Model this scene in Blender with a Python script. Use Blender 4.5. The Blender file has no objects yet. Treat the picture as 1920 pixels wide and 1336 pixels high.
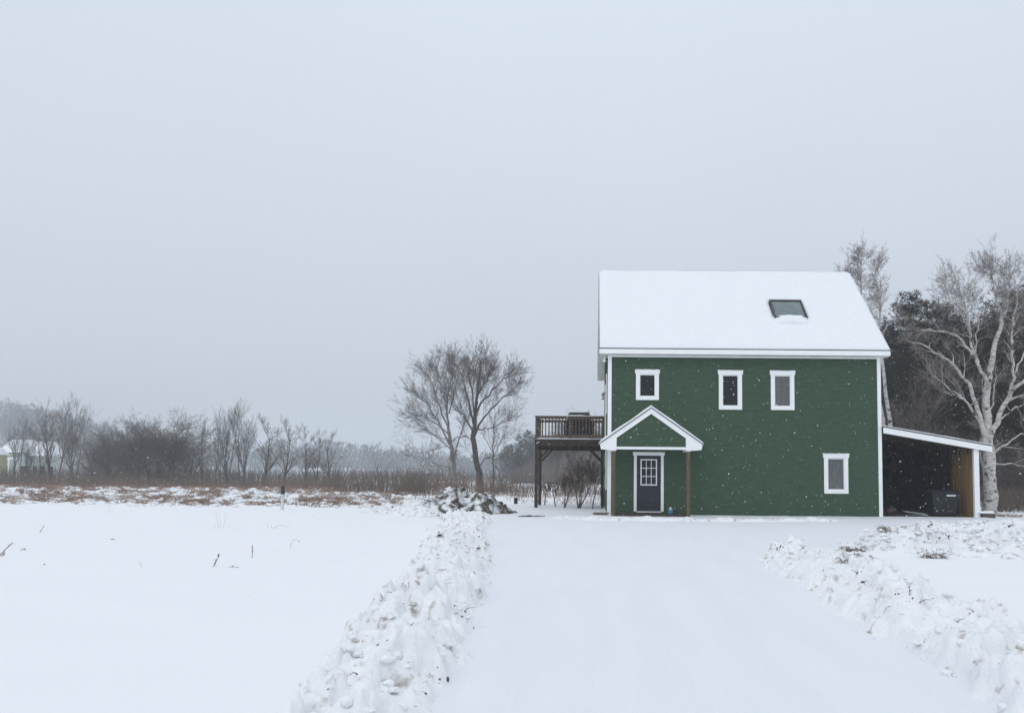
import bpy, bmesh, math, random
import numpy as np
from mathutils import Vector, Matrix, Quaternion, noise

S = bpy.context.scene
COL = S.collection
# ------------------------------------------------------------------ camera
F, PPX, TH, RO, CH = 1493.0, 1108.0, math.radians(3.8), math.radians(0.46), 1.65
PPY = 884 - F * math.tan(TH)
cd = bpy.data.cameras.new('camera')
cam = bpy.data.objects.new('camera', cd); COL.objects.link(cam)
cd.sensor_fit = 'HORIZONTAL'; cd.sensor_width = 36; cd.lens = 36 * F / 1920
cd.shift_x = -(PPX - 960) / 1920; cd.shift_y = (PPY - 668) / 1920
cd.clip_start = 0.1; cd.clip_end = 3000
CR = (Matrix.Rotation(math.pi / 2 + TH, 4, 'X') @ Matrix.Rotation(RO, 4, 'Z'))
cam.matrix_world = Matrix.Translation((0, 0, CH)) @ CR
S.camera = cam
CR3 = CR.to_3x3()
def ray(px, py):
    return CR3 @ Vector(((px - PPX) / F, (PPY - py) / F, -1))
def at(px, py, Y):                                   # point of the photo at distance Y
    d = ray(px, py); d = d * (Y / d.y)
    return Vector((d.x, d.y, d.z + CH))
def gnd(px, py, z=0.0):
    d = ray(px, py); d = d * ((z - CH) / d.z)
    return Vector((d.x, d.y, z))
# ------------------------------------------------------------------ world, sun, exposure
SUN_EL, SUN_AZ = math.radians(42), math.radians(200)     # behind the camera, a little left
w = bpy.data.worlds.new('World'); S.world = w; w.use_nodes = True
nt = w.node_tree; nt.nodes.clear()
out = nt.nodes.new('ShaderNodeOutputWorld'); bg = nt.nodes.new('ShaderNodeBackground')
tc = nt.nodes.new('ShaderNodeTexCoord'); sp = nt.nodes.new('ShaderNodeSeparateXYZ')
rp = nt.nodes.new('ShaderNodeValToRGB')
sky = nt.nodes.new('ShaderNodeTexSky'); sky.sky_type = 'NISHITA'; sky.sun_disc = False
sky.sun_elevation = SUN_EL; sky.sun_rotation = SUN_AZ
sm = nt.nodes.new('ShaderNodeVectorMath'); sm.operation = 'SCALE'; sm.inputs['Scale'].default_value = 0.05
mx = nt.nodes.new('ShaderNodeMix'); mx.data_type = 'RGBA'; mx.inputs[0].default_value = 0.06
nt.links.new(tc.outputs['Generated'], sp.inputs[0]); nt.links.new(sp.outputs['Z'], rp.inputs[0])
els = rp.color_ramp.elements
stops = [(0.0, (.40, .455, .525)), (.06, (.49, .54, .61)), (.15, (.575, .63, .71)), (.28, (.63, .69, .785)), (.5, (.685, .755, .86)), (.75, (.84, .90, .97)), (1.0, (1.02, 1.08, 1.16))]
els[0].position = stops[0][0]; els[0].color = (*stops[0][1], 1)
els[1].position = stops[-1][0]; els[1].color = (*stops[-1][1], 1)
for p_, c_ in stops[1:-1]:
    e_ = els.new(p_); e_.color = (*c_, 1)
# very soft cloud unevenness
wn = nt.nodes.new('ShaderNodeTexNoise'); wn.inputs['Scale'].default_value = 1.6; wn.inputs['Detail'].default_value = 2
wm = nt.nodes.new('ShaderNodeMapRange'); wm.inputs[3].default_value = .955; wm.inputs[4].default_value = 1.045
ws = nt.nodes.new('ShaderNodeVectorMath'); ws.operation = 'SCALE'
nt.links.new(tc.outputs['Generated'], wn.inputs[0]); nt.links.new(wn.outputs[0], wm.inputs[0])
nt.links.new(wm.outputs[0], ws.inputs['Scale']); nt.links.new(rp.outputs[0], ws.inputs[0])
nt.links.new(sky.outputs[0], sm.inputs[0])
nt.links.new(ws.outputs[0], mx.inputs[6]); nt.links.new(sm.outputs[0], mx.inputs[7])
nt.links.new(mx.outputs[2], bg.inputs[0]); bg.inputs[1].default_value = 1.065
nt.links.new(bg.outputs[0], out.inputs[0])
sl = bpy.data.lights.new('sun', 'SUN'); sl.energy = 0.65; sl.angle = math.radians(60); sl.color = (1, .97, .93)
so = bpy.data.objects.new('sun', sl); COL.objects.link(so)
sd = Vector((math.sin(SUN_AZ) * math.cos(SUN_EL), math.cos(SUN_AZ) * math.cos(SUN_EL), math.sin(SUN_EL)))
so.rotation_euler = sd.to_track_quat('Z', 'Y').to_euler()
S.view_settings.view_transform = 'Standard'; S.view_settings.look = 'None'
S.view_settings.exposure = 0.0; S.view_settings.gamma = 1
S.render.engine = 'CYCLES'
S.cycles.volume_bounces = 2; S.cycles.max_bounces = 8; S.cycles.use_denoising = True
S.cycles.transparent_max_bounces = 8

# ------------------------------------------------------------------ materials
MATS = {}
def mat(name, c1, c2=None, scale=4.0, rough=.8, bump=0.0, bscale=40.0, spec=.3, stretch=(1, 1, 1), lo=.4, hi=.6, detail=4, metal=0, coords='Object', c3=None, s3=1.0, lo3=.5, hi3=.6):
    if name in MATS: return MATS[name]
    m = bpy.data.materials.new(name); m.use_nodes = True
    n = m.node_tree.nodes; l = m.node_tree.links
    b = n['Principled BSDF']; b.inputs['Roughness'].default_value = rough
    b.inputs['Specular IOR Level'].default_value = spec; b.inputs['Metallic'].default_value = metal
    t = n.new('ShaderNodeTexCoord'); mp = n.new('ShaderNodeMapping'); mp.inputs['Scale'].default_value = stretch
    l.new(t.outputs[coords], mp.inputs[0])
    c2 = c2 or tuple(x * .8 for x in c1)
    nz = n.new('ShaderNodeTexNoise'); nz.inputs['Scale'].default_value = scale; nz.inputs['Detail'].default_value = detail
    l.new(mp.outputs[0], nz.inputs[0])
    mr = n.new('ShaderNodeMapRange'); mr.inputs[1].default_value = lo; mr.inputs[2].default_value = hi
    l.new(nz.outputs[0], mr.inputs[0])
    mi = n.new('ShaderNodeMix'); mi.data_type = 'RGBA'
    mi.inputs[6].default_value = (*c1, 1); mi.inputs[7].default_value = (*c2, 1)
    l.new(mr.outputs[0], mi.inputs[0]); last = mi.outputs[2]
    if c3:
        n3 = n.new('ShaderNodeTexNoise'); n3.inputs['Scale'].default_value = s3; n3.inputs['Detail'].default_value = 6
        l.new(t.outputs[coords], n3.inputs[0])
        m3 = n.new('ShaderNodeMapRange'); m3.inputs[1].default_value = lo3; m3.inputs[2].default_value = hi3
        l.new(n3.outputs[0], m3.inputs[0])
        x3 = n.new('ShaderNodeMix'); x3.data_type = 'RGBA'; x3.inputs[7].default_value = (*c3, 1)
        l.new(m3.outputs[0], x3.inputs[0]); l.new(last, x3.inputs[6]); last = x3.outputs[2]
    l.new(last, b.inputs['Base Color'])
    if bump:
        bn = n.new('ShaderNodeTexNoise'); bn.inputs['Scale'].default_value = bscale; bn.inputs['Detail'].default_value = 5
        l.new(mp.outputs[0], bn.inputs[0])
        bp = n.new('ShaderNodeBump'); bp.inputs['Strength'].default_value = bump; bp.inputs['Distance'].default_value = .02
        l.new(bn.outputs[0], bp.inputs['Height']); l.new(bp.outputs[0], b.inputs['Normal'])
    MATS[name] = m
    return m
SNOWC = (.81, .83, .855)
snow = mat('snow', SNOWC, (.79, .81, .835), 2, .75, .25, 25, .2)
snow_fine = mat('snow_fine', SNOWC, (.79, .815, .84), 5, .75, .15, 60, .2)
drive_m = mat('driveway_snow', (.76, .785, .825), (.74, .768, .81), .7, .7, .3, 9, .25, stretch=(3, .5, 1), c3=(.74, .755, .77), s3=11, lo3=.70, hi3=.80)
bank_m = mat('bank_snow', (.83, .845, .86), (.79, .805, .825), 3, .75, .5, 30, .2, c3=(.36, .32, .27), s3=4.5, lo3=.60, hi3=.72)
heap_m = mat('heap_snow_soil', (.79, .81, .825), (.74, .76, .77), 3, .8, .5, 30, .2, c3=(.085, .073, .058), s3=3.2, lo3=.43, hi3=.57)
soil = mat('soil', (.06, .05, .04), (.13, .12, .10), 14, .95, .8, 40, .1)
green = mat('green_siding', (.057, .102, .060), (.041, .079, .046), 1.3, .72, .35, 26, .2, stretch=(1.6, 1.6, 9.5), lo=.32, hi=.68, c3=(.038, .074, .042), s3=7, lo3=.50, hi3=.85)
white = mat('white_trim', (.90, .905, .90), (.87, .88, .875), 3, .5, .06, 50, .35)
drip = mat('drip_edge', (.05, .055, .06), (.08, .08, .08), 5, .6, 0)
soffit = mat('soffit', (.80, .80, .78), None, 3, .6)
doorm = mat('navy_door', (.012, .014, .024), (.017, .02, .031), 5, .55, .04, 50, .4)
glass_d = mat('dark_glass', (.006, .005, .006), (.012, .009, .009), 2, .04, 0, spec=.35)
glass_c = mat('curtained_glass', (.085, .09, .088), (.12, .125, .12), 3, .12, 0, spec=.5, stretch=(12, 12, .5))
glass_s = mat('skylight_glass', (.10, .14, .15), (.14, .18, .19), 2, .12, 0, spec=.5)
dark = mat('dark_metal', (.025, .025, .027), (.04, .04, .04), 6, .5, 0, spec=.4)
black = mat('black_plastic', (.010, .012, .015), (.016, .018, .021), 6, .5, .05, 60)
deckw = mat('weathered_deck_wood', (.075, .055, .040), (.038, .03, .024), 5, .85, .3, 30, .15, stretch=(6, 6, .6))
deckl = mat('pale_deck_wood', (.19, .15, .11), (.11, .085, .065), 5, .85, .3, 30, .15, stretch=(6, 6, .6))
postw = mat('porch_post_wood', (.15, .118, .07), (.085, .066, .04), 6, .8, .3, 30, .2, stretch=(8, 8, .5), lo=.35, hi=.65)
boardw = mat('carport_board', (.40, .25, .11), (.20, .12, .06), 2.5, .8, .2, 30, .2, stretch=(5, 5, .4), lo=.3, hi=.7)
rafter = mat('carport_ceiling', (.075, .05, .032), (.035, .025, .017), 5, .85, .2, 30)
blue = mat('blue_fluid', (.06, .25, .40), (.05, .20, .34), 5, .3, 0)
clear = mat('pale_plastic', (.62, .68, .68), None, 5, .35, 0)
bark = mat('grey_bark', (.115, .098, .085), (.07, .06, .054), 6, .9, .6, 25, .1, stretch=(3, 3, .6))
twig = mat('twig_bark', (.155, .13, .117), (.11, .093, .085), 2, .9)
palebark = mat('pale_bark', (.26, .245, .225), (.17, .155, .14), 5, .9, .5, 25, .1, stretch=(3, 3, .6))
paletwig = mat('pale_twig', (.19, .17, .158), (.14, .125, .115), 2, .9)
birchb = mat('birch_bark', (.60, .575, .55), (.30, .28, .26), 5, .85, .6, 20, .15, stretch=(1, 1, 2.2), lo=.45, hi=.68, c3=(.08, .07, .06), s3=3.5, lo3=.58, hi3=.64)
birchlimb = mat('birch_limb', (.46, .43, .40), (.26, .24, .22), 4, .85, .3, 25)
birchtwig = mat('birch_twig', (.31, .265, .25), (.22, .19, .18), 2, .9)
needle = mat('pine_needles', (.042, .042, .024), (.024, .025, .015), 1.2, .9, lo=.3, hi=.7)
pinetr = mat('pine_trunk', (.08, .065, .055), (.05, .04, .035), 5, .9, .4, 25)
brushm = mat('brush_stems', (.16, .12, .095), (.11, .088, .075), .4, .95, lo=.35, hi=.65)
brushr = mat('red_brush', (.21, .135, .10), (.14, .11, .09), .5, .95, lo=.35, hi=.65)
thick = mat('thicket_stems', (.105, .082, .062), (.065, .052, .042), .3, .95, lo=.35, hi=.65)
grassd = mat('dry_grass', (.36, .27, .21), (.19, .12, .09), 1.1, .95, lo=.4, hi=.6)
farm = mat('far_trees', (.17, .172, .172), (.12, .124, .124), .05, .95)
berry = mat('russet_leaves', (.22, .10, .08), (.15, .08, .07), 3, .9)

def ground_mat():
    m = bpy.data.materials.new('snowy_ground'); m.use_nodes = True
    n = m.node_tree.nodes; l = m.node_tree.links; b = n['Principled BSDF']
    b.inputs['Roughness'].default_value = .78; b.inputs['Specular IOR Level'].default_value = .2
    g = n.new('ShaderNodeNewGeometry'); sx = n.new('ShaderNodeSeparateXYZ'); l.new(g.outputs['Position'], sx.inputs[0])
    def mr(src, a, b_, c=0, d=1):
        r = n.new('ShaderNodeMapRange'); r.inputs[1].default_value = a; r.inputs[2].default_value = b_
        r.inputs[3].default_value = c; r.inputs[4].default_value = d; l.new(src, r.inputs[0]); return r.outputs[0]
    def mul(a, b_):
        r = n.new('ShaderNodeMath'); r.operation = 'MULTIPLY'; l.new(a, r.inputs[0]); l.new(b_, r.inputs[1]); return r.outputs[0]
    def nz(s, det=5):
        r = n.new('ShaderNodeTexNoise'); r.inputs['Scale'].default_value = s; r.inputs['Detail'].default_value = det
        l.new(g.outputs['Position'], r.inputs[0]); return r.outputs[0]
    band = mul(mr(sx.outputs['Y'], 34, 40), mr(sx.outputs['Y'], 110, 80))
    band = mul(band, mr(sx.outputs['X'], -4, -9))
    litter = mul(mr(nz(2.2, 8), .65, .73), band)
    litter2 = mul(mr(nz(.25, 3), .35, .55), litter)
    wood = mul(mul(mr(sx.outputs['Y'], 46, 60), mr(sx.outputs['X'], 6, 14)), mr(nz(.5, 5), .42, .58))
    m1 = n.new('ShaderNodeMix'); m1.data_type = 'RGBA'
    m1.inputs[6].default_value = (*SNOWC, 1); m1.inputs[7].default_value = (.24, .155, .12, 1); l.new(litter2, m1.inputs[0])
    m2 = n.new('ShaderNodeMix'); m2.data_type = 'RGBA'; m2.inputs[7].default_value = (.12, .095, .075, 1)
    l.new(m1.outputs[2], m2.inputs[6]); l.new(wood, m2.inputs[0]); l.new(m2.outputs[2], b.inputs['Base Color'])
    bp = n.new('ShaderNodeBump'); bp.inputs['Strength'].default_value = .25; bp.inputs['Distance'].default_value = .03
    l.new(nz(7, 6), bp.inputs['Height']); l.new(bp.outputs[0], b.inputs['Normal'])
    return m
groundm = ground_mat()

# ------------------------------------------------------------------ mesh helpers
OFF = {}
def P_(parent): return OFF[parent.name] if parent else Vector((0, 0, 0))
def tag(o, label=None, cat=None, group=None, kind=None):
    if label: o['label'] = label
    if cat: o['category'] = cat
    if group: o['group'] = group
    if kind: o['kind'] = kind
    return o
def empty(name, loc):
    o = bpy.data.objects.new(name, None); COL.objects.link(o); o.location = loc
    o.empty_display_size = .2
    OFF[o.name] = Vector(loc); return o
class MB:
    def __init__(s): s.v = []; s.f = []
    def add(s, vs, fs):
        n = len(s.v); s.v.extend(vs); s.f.extend([tuple(n + i for i in f) for f in fs])
    def box(s, x0, x1, y0, y1, z0, z1):
        s.add([(x0, y0, z0), (x1, y0, z0), (x1, y1, z0), (x0, y1, z0), (x0, y0, z1), (x1, y0, z1), (x1, y1, z1), (x0, y1, z1)],
              [(0, 3, 2, 1), (4, 5, 6, 7), (0, 1, 5, 4), (1, 2, 6, 5), (2, 3, 7, 6), (3, 0, 4, 7)]); return s
    def bar(s, a, b, wx, wz, up=Vector((0, 1, 0))):       # rectangular bar between two points
        a = Vector(a); b = Vector(b); d = (b - a).normalized(); u = up - d * up.dot(d); u.normalize(); v = d.cross(u)
        c = []
        for p in (a, b):
            for i, j in ((-1, -1), (1, -1), (1, 1), (-1, 1)): c.append(tuple(p + u * (i * wx / 2) + v * (j * wz / 2)))
        s.add(c, [(3, 2, 1, 0), (4, 5, 6, 7), (0, 1, 5, 4), (1, 2, 6, 5), (2, 3, 7, 6), (3, 0, 4, 7)]); return s
    def prism(s, poly, y0, y1, axis='y'):                # poly in (x,z) extruded along y, or (y,z) along x
        n = len(poly)
        f = (lambda p, t: (p[0], t, p[1])) if axis == 'y' else (lambda p, t: (t, p[0], p[1]))
        vs = [f(p, y0) for p in poly] + [f(p, y1) for p in poly]
        fs = [tuple(range(n)), tuple(range(2 * n - 1, n - 1, -1))] + [(i, (i + 1) % n, n + (i + 1) % n, n + i) for i in range(n)]
        s.add(vs, fs); return s
    def tube(s, pts, rad, n=4, cap=True):
        rings = []; base = len(s.v); m = len(pts)
        for i, p in enumerate(pts):
            d = (pts[min(i + 1, m - 1)] - pts[max(i - 1, 0)])
            ax = Vector((1, 0, 0)) if abs(d.x) < abs(d.z) + abs(d.y) else Vector((0, 1, 0))
            u = d.cross(ax); u.normalize(); v = d.cross(u); v.normalize(); r = rad[i]
            for k in range(n):
                a = 6.28318 * k / n; q = p + u * (math.cos(a) * r) + v * (math.sin(a) * r)
                s.v.append((q.x, q.y, q.z))
        for i in range(m - 1):
            a = base + i * n; b = a + n
            for k in range(n):
                k2 = (k + 1) % n; s.f.append((a + k, a + k2, b + k2, b + k))
        if cap and n > 3: s.f.append(tuple(base + (m - 1) * n + k for k in range(n))); s.f.append(tuple(base + n - 1 - k for k in range(n)))
        return s
    def lathe(s, prof, c, n=16):
        b = len(s.v)
        for r, z in prof:
            for k in range(n):
                a = 6.28318 * k / n; s.v.append((c[0] + r * math.cos(a), c[1] + r * math.sin(a), c[2] + z))
        for i in range(len(prof) - 1):
            for k in range(n):
                k2 = (k + 1) % n; s.f.append((b + i * n + k, b + i * n + k2, b + (i + 1) * n + k2, b + (i + 1) * n + k))
        s.f.append(tuple(b + (len(prof) - 1) * n + k for k in range(n))); s.f.append(tuple(b + n - 1 - k for k in range(n)))
        return s
    def build(s, name, m, parent=None, smooth=False, bevel=0, origin=None, fixn=False):
        off = P_(parent); org = Vector(origin) if origin is not None else (Vector((0, 0, 0)) if not parent else off)
        me = bpy.data.meshes.new(name)
        me.from_pydata([(x - org.x, y - org.y, z - org.z) for x, y, z in s.v], [], s.f)
        me.materials.append(m)
        if fixn:
            bm = bmesh.new(); bm.from_mesh(me); bmesh.ops.recalc_face_normals(bm, faces=bm.faces); bm.to_mesh(me); bm.free()
        if smooth: me.polygons.foreach_set('use_smooth', [True] * len(me.polygons))
        o = bpy.data.objects.new(name, me); COL.objects.link(o); o.location = org - off
        if parent: o.parent = parent
        OFF[o.name] = org
        if bevel:
            md = o.modifiers.new('bevel', 'BEVEL'); md.width = bevel; md.segments = 2; md.limit_method = 'ANGLE'
        return o
def bake(o):                                            # apply modifiers without operators
    dg = bpy.context.evaluated_depsgraph_get(); me = bpy.data.meshes.new_from_object(o.evaluated_get(dg))
    o.modifiers.clear(); o.data = me
def fbm(x, y, z, o=4):
    a = 1; t = 0
    for i in range(o): t += a * noise.noise(Vector((x, y, z))); x *= 2.03; y *= 2.03; z *= 2.03; a *= .5
    return t
def sst(a, b, x):
    t = min(1, max(0, (x - a) / (b - a))); return t * t * (3 - 2 * t)

# ------------------------------------------------------------------ ground
def lerp_tab(tab, y):
    if y <= tab[0][0]: return tab[0][1]
    for (a, b), (c, d) in zip(tab, tab[1:]):
        if y <= c: return b + (d - b) * (y - a) / (c - a)
    return tab[-1][1]
DL = [(-12, -1.2), (3.2, -1.2), (5.5, -1.3), (9.2, -1.5), (12, -1.75), (15.5, -2.15), (19, -2.7), (23, -3.2), (27, -3.55), (29.5, -3.5), (33, -2.8), (34, -2.6)]
DR = [(-12, 3.05), (5.5, 3.15), (9, 3.25), (13, 3.35), (15.2, 3.5), (16.5, 4.6), (18.5, 6.0), (22, 8.2), (24.3, 10), (25.5, 15.2), (26.5, 22), (34, 22)]
def in_drive(x, y):                                     # signed margin inside the driveway
    return min(x - lerp_tab(DL, y), lerp_tab(DR, y) - x, 32.3 - y if x < 0.3 else 31.0 - y)
def gh(x, y):
    z = .05 * fbm(x * .12 + 7, y * .12, 0, 3) + .028 * fbm(x * .45, y * .8, 4, 3) + .015 * noise.noise(Vector((x * .9, y * .9, 3)))
    z *= sst(0, 4, math.hypot(x * .3, y * .3)) * .9 + .1
    if y > 30 and -4 < x < 17: z *= .3
    if x < -3:                                         # rough meadow and its low crest
        k = sst(33.5, 37, y + 1.2 * noise.noise(Vector((x * .2, 0, 8)))) * sst(-4, -8, x)
        z += k * (.13 * max(0, fbm(x * .7, y * .7, 2, 3)) + .06 * fbm(x * 2.2, y * 2.2, 5, 2)) * (1 - sst(70, 90, y))
        z += .34 * math.exp(-((y - 50) / 7.) ** 2) * sst(-10, -20, x) - .35 * sst(58, 75, y) * sst(-10, -20, x)
    if x < -3 and y > 33:
        z += .10 * math.exp(-((y - 46) / 3.) ** 2)
    z += 0.6 * sst(140, 400, y)
    z -= .10 * sst(.05, .5, in_drive(x, y)) if -12 < y < 33 and -5 < x < 23 else 0
    return z
def axis(lo, hi, step, far, g=1.22):
    a = list(np.arange(lo, hi + 1e-6, step)); s = step
    while a[-1] < far: s *= g; a.append(a[-1] + s)
    s = step
    while a[0] > -far: s *= g; a.insert(0, a[0] - s)
    return a
def grid(name, xs, ys, hf, m):
    nx, ny = len(xs), len(ys)
    vs = [(x, y, hf(x, y)) for y in ys for x in xs]
    fs = [(j * nx + i, j * nx + i + 1, (j + 1) * nx + i + 1, (j + 1) * nx + i) for j in range(ny - 1) for i in range(nx - 1)]
    mb = MB(); mb.v = vs; mb.f = fs
    return mb.build(name, m, None, True)
tag(grid('ground', axis(-46, 22, .24, 700), axis(-3, 72, .24, 700), gh, groundm), kind='structure')
def dh(x, y):
    q = in_drive(x, y)
    z = .008 * fbm(x * .35, y * .2, 9, 3) + .006 * noise.noise(Vector((x * 3.2, y * .35, 4)))
    z += .035 * math.exp(-((y - (28.6 + .05 * x)) / .5) ** 2) * (.4 + fbm(x * .8, y * .8, 1, 2)) * sst(-3, 2, x)  # shovelled ripple before the house
    for wx in (.15, 1.75): z -= .016 * math.exp(-((x - wx - .004 * (y - 8) ** 2) / .17) ** 2) * sst(30, 20, y) * (1 + .5 * noise.noise(Vector((x * 6, y * 3, 7)))) 
    z += (.05 * noise.noise(Vector((x * .9, 2, 3))) + .03 * noise.noise(Vector((x * 3.1, y, 3)))) * sst(29.9, 30.9, y)
    return z - .12 * sst(.12, -.22, q)
dxs = list(np.arange(-4, 22.3, .13)); dys = list(np.arange(-6, 33.3, .13))
dv = {}; dm = MB()
for j, y in enumerate(dys):
    for i, x in enumerate(dxs):
        if in_drive(x, y) > -.5: dv[(i, j)] = len(dm.v); dm.v.append((x, y, dh(x, y)))
for (i, j) in list(dv):
    q = [(i, j), (i + 1, j), (i + 1, j + 1), (i, j + 1)]
    if all(k in dv for k in q): dm.f.append(tuple(dv[k] for k in q))
tag(dm.build('driveway', drive_m, None, True), kind='structure')

# ------------------------------------------------------------------ snow banks
ICO = {}
def ico(sub):
    if sub not in ICO:
        bm = bmesh.new(); bmesh.ops.create_icosphere(bm, subdivisions=sub, radius=1)
        ICO[sub] = ([v.co.copy() for v in bm.verts], [tuple(v.index for v in f.verts) for f in bm.faces]); bm.free()
    return ICO[sub]
def chunk(mb, c, r, rng, flat=.75, sub=2, cuts=7, rough=.12):
    vs, fs = ico(sub); pl = []
    for _ in range(cuts):
        d = Vector((rng.gauss(0, 1), rng.gauss(0, 1), rng.gauss(0, .8))).normalized(); pl.append((d, rng.uniform(.55, .95)))
    q = Quaternion((rng.gauss(0, 1), rng.gauss(0, 1), rng.gauss(0, 1), rng.gauss(0, 1))).normalized()
    sx, sy, sz = rng.uniform(.8, 1.35), rng.uniform(.8, 1.2), flat * rng.uniform(.7, 1.1); sd_ = rng.random() * 90
    o = []
    for v in vs:
        k = 1.0
        for d, h in pl:
            t = v.dot(d)
            if t > h: k = min(k, h / t)
        k *= 1 + rough * noise.noise(v * 1.7 + Vector((sd_, 0, 0)))
        p = q @ (v * k); o.append((c[0] + p.x * r * sx, c[1] + p.y * r * sy, c[2] + p.z * r * sz))
    mb.add(o, fs)
BV = []
def top_z(x, y):
    z = gh(x, y)
    for bv, o in BV:
        h = bv.ray_cast(Vector((x - o.x, y - o.y, 3)), Vector((0, 0, -1)))
        if h[0] is not None: z = max(z, h[0].z + o.z)
    return z
def cells(x, y, sc, seed, tilt):
    """angular broken blocks: one tilted plane per cell, creased where cells meet"""
    p = Vector((x * sc, y * sc, seed * 3.7)); d, pts = noise.voronoi(p)
    c = pts[0]; h = noise.cell_vector(c * 7.31)
    e = min(1, (d[1] - d[0]) * 5.5); e = e * e * (3 - 2 * e)
    return (((h.x - .5) * .9 + ((p.x - c.x) * (h.y - .5) + (p.y - c.y) * (h.z - .5)) * tilt) * (.45 + .55 * e) + .10 * e) / sc
def bank(name, label, spine, seed, step, m, dens=1.0, rr=(.02, .07), soilbits=40, rough=1.0):
    """spine: (x, y, half width, height)"""
    rng = random.Random(seed); L = 0; segs = []
    for a, b in zip(spine, spine[1:]):
        l = math.hypot(b[0] - a[0], b[1] - a[1]); segs.append((a, b, l, L)); L += l
    def point(t):
        for a, b, l, s0 in segs:
            if t <= s0 + l or (a, b) == segs[-1][:2]:
                k = min(1, (t - s0) / l); return [a[i] + (b[i] - a[i]) * k for i in range(4)], (b[0] - a[0]) / l, (b[1] - a[1]) / l
    def hf(x, y, u, h, t):
        wx = x + .14 * noise.noise(Vector((x * 2.3, y * 2.3, seed))) + .03 * noise.noise(Vector((x * 11, y * 11, seed))); wy = y + .14 * noise.noise(Vector((x * 2.3, y * 2.3, seed + 9))) + .03 * noise.noise(Vector((x * 11, y * 11, seed + 9)))
        end = sst(0, .5, t) * sst(L, L - .6, t)
        uu = u * (1 + .28 * noise.noise(Vector((x * 1.6, y * 1.6, seed + 4))))
        q = max(0, 1 - uu * uu) ** .8 * end
        foot = sst(1.28, .75, abs(uu)) * end
        z = h * q * (.78 + .75 * noise.noise(Vector((x * 1.15, y * 1.15, seed + 2))))
        z += rough * foot * (.62 * cells(wx, wy, 2.4, seed, 1.1) * (.3 + .7 * q) + .72 * cells(wx, wy, 5.5, seed + 1, 1.3) * (.5 + .5 * q) + .62 * cells(wx, wy, 12, seed + 2, 1.3))
        z += foot * (.030 * noise.noise(Vector((x * 7, y * 7, 3))) + .014 * noise.noise(Vector((x * 18, y * 18, 3))) + .008 * noise.noise(Vector((x * 43, y * 43, 3))))
        return z + .035 * foot - .07 * (1 - foot)
    mb = MB(); nt_ = int(L / step); idx = {}
    org_y = spine[0]
    for a in range(nt_ + 1):
        (x, y, hw, h), tx, ty = point(L * a / nt_)
        # smoothed tangent keeps the strips from folding
        (x1_, y1_, _, _), _, _ = point(max(0, L * a / nt_ - .8)); (x2_, y2_, _, _), _, _ = point(min(L, L * a / nt_ + .8))
        tl = math.hypot(x2_ - x1_, y2_ - y1_); tx, ty = (x2_ - x1_) / tl, (y2_ - y1_) / tl
        W = 1.34; nu = NU = max(8, int(2 * 1.34 * max(q_[2] for q_ in spine) / step))
        for b in range(nu + 1):
            u = -W + 2 * W * b / nu; X = x - ty * u * hw; Y = y + tx * u * hw
            mb.v.append((X, Y, hf(X, Y, u, h, L * a / nt_)))
    n1 = NU + 1
    for a in range(nt_):
        for b in range(NU): k = a * n1 + b; mb.f.append((k, k + n1, k + n1 + 1, k + 1))
    def pick():
        t = rng.random() * L; P, tx, ty = point(t); return P, tx, ty
    nbase = len(mb.f)
    for i in range(int(L * 62 * dens)):                # loose clods lying on it and round its foot
        t = rng.random() * L; (x, y, hw, h), tx, ty = point(t); u = rng.triangular(-1.25, 1.25, rng.choice((-.7, .7))); rd = rr[0] + (rr[1] - rr[0]) * rng.random() ** 3
        X, Y = x - ty * u * hw, y + tx * u * hw
        chunk(mb, (X, Y, max(.0, hf(X, Y, u, h, t)) + rd * .2), rd, rng, .75, 2 if rd > .03 else 1, 6, .5)
    o = mb.build(name, m, None, True, origin=(spine[0][0], spine[0][1], 0)); me = o.data
    me.polygons.foreach_set('use_smooth', [k < nbase for k in range(len(me.polygons))])
    md = o.modifiers.new('settle', 'SMOOTH'); md.factor = .5; md.iterations = 2; bake(o); me = o.data
    tag(o, label, 'snow bank')
    if soilbits:
        from mathutils.bvhtree import BVHTree
        bm = bmesh.new(); bm.from_mesh(me); bv = BVHTree.FromBMesh(bm); sb = MB(); org = P_(o)
        for i in range(soilbits):
            (x, y, hw, h), tx, ty = pick(); u = rng.uniform(-.95, .95)
            cx, cy = x - ty * u * hw, y + tx * u * hw
            ns = rng.choice((1, 1, 2, 4, 12)); sp_ = .02 + .018 * ns ** .5
            for j in range(ns):
                ax, ay = cx + rng.gauss(0, sp_) * (j > 0), cy + rng.gauss(0, sp_ * .7) * (j > 0)
                hit = bv.ray_cast(Vector((ax - org.x, ay - org.y, 3)), Vector((0, 0, -1)))
                if hit[0] is None: continue
                c = hit[0] + org
                chunk(sb, (c.x, c.y, c.z - .003), (1.7 if y > 14 else 1) * rng.uniform(.005, .015) * (1 if rng.random() < .93 else 2.2), rng, .8, 1, 6, .5)
                if rng.random() < .06:                  # bent grass straw
                    p = Vector(c); d = Vector((rng.gauss(0, 1), rng.gauss(0, 1), rng.uniform(0, .8))).normalized(); l = rng.uniform(.05, .16)
                    sb.tube([p, p + d * l * .5, p + d * l + Vector((0, 0, -.03))], [.004, .0035, .002], 3)
        bm.free(); BV.append((bv, org.copy()))
        if sb.v: tag(sb.build('soil_crumbs', soil, o), kind='stuff')
    return o
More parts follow.
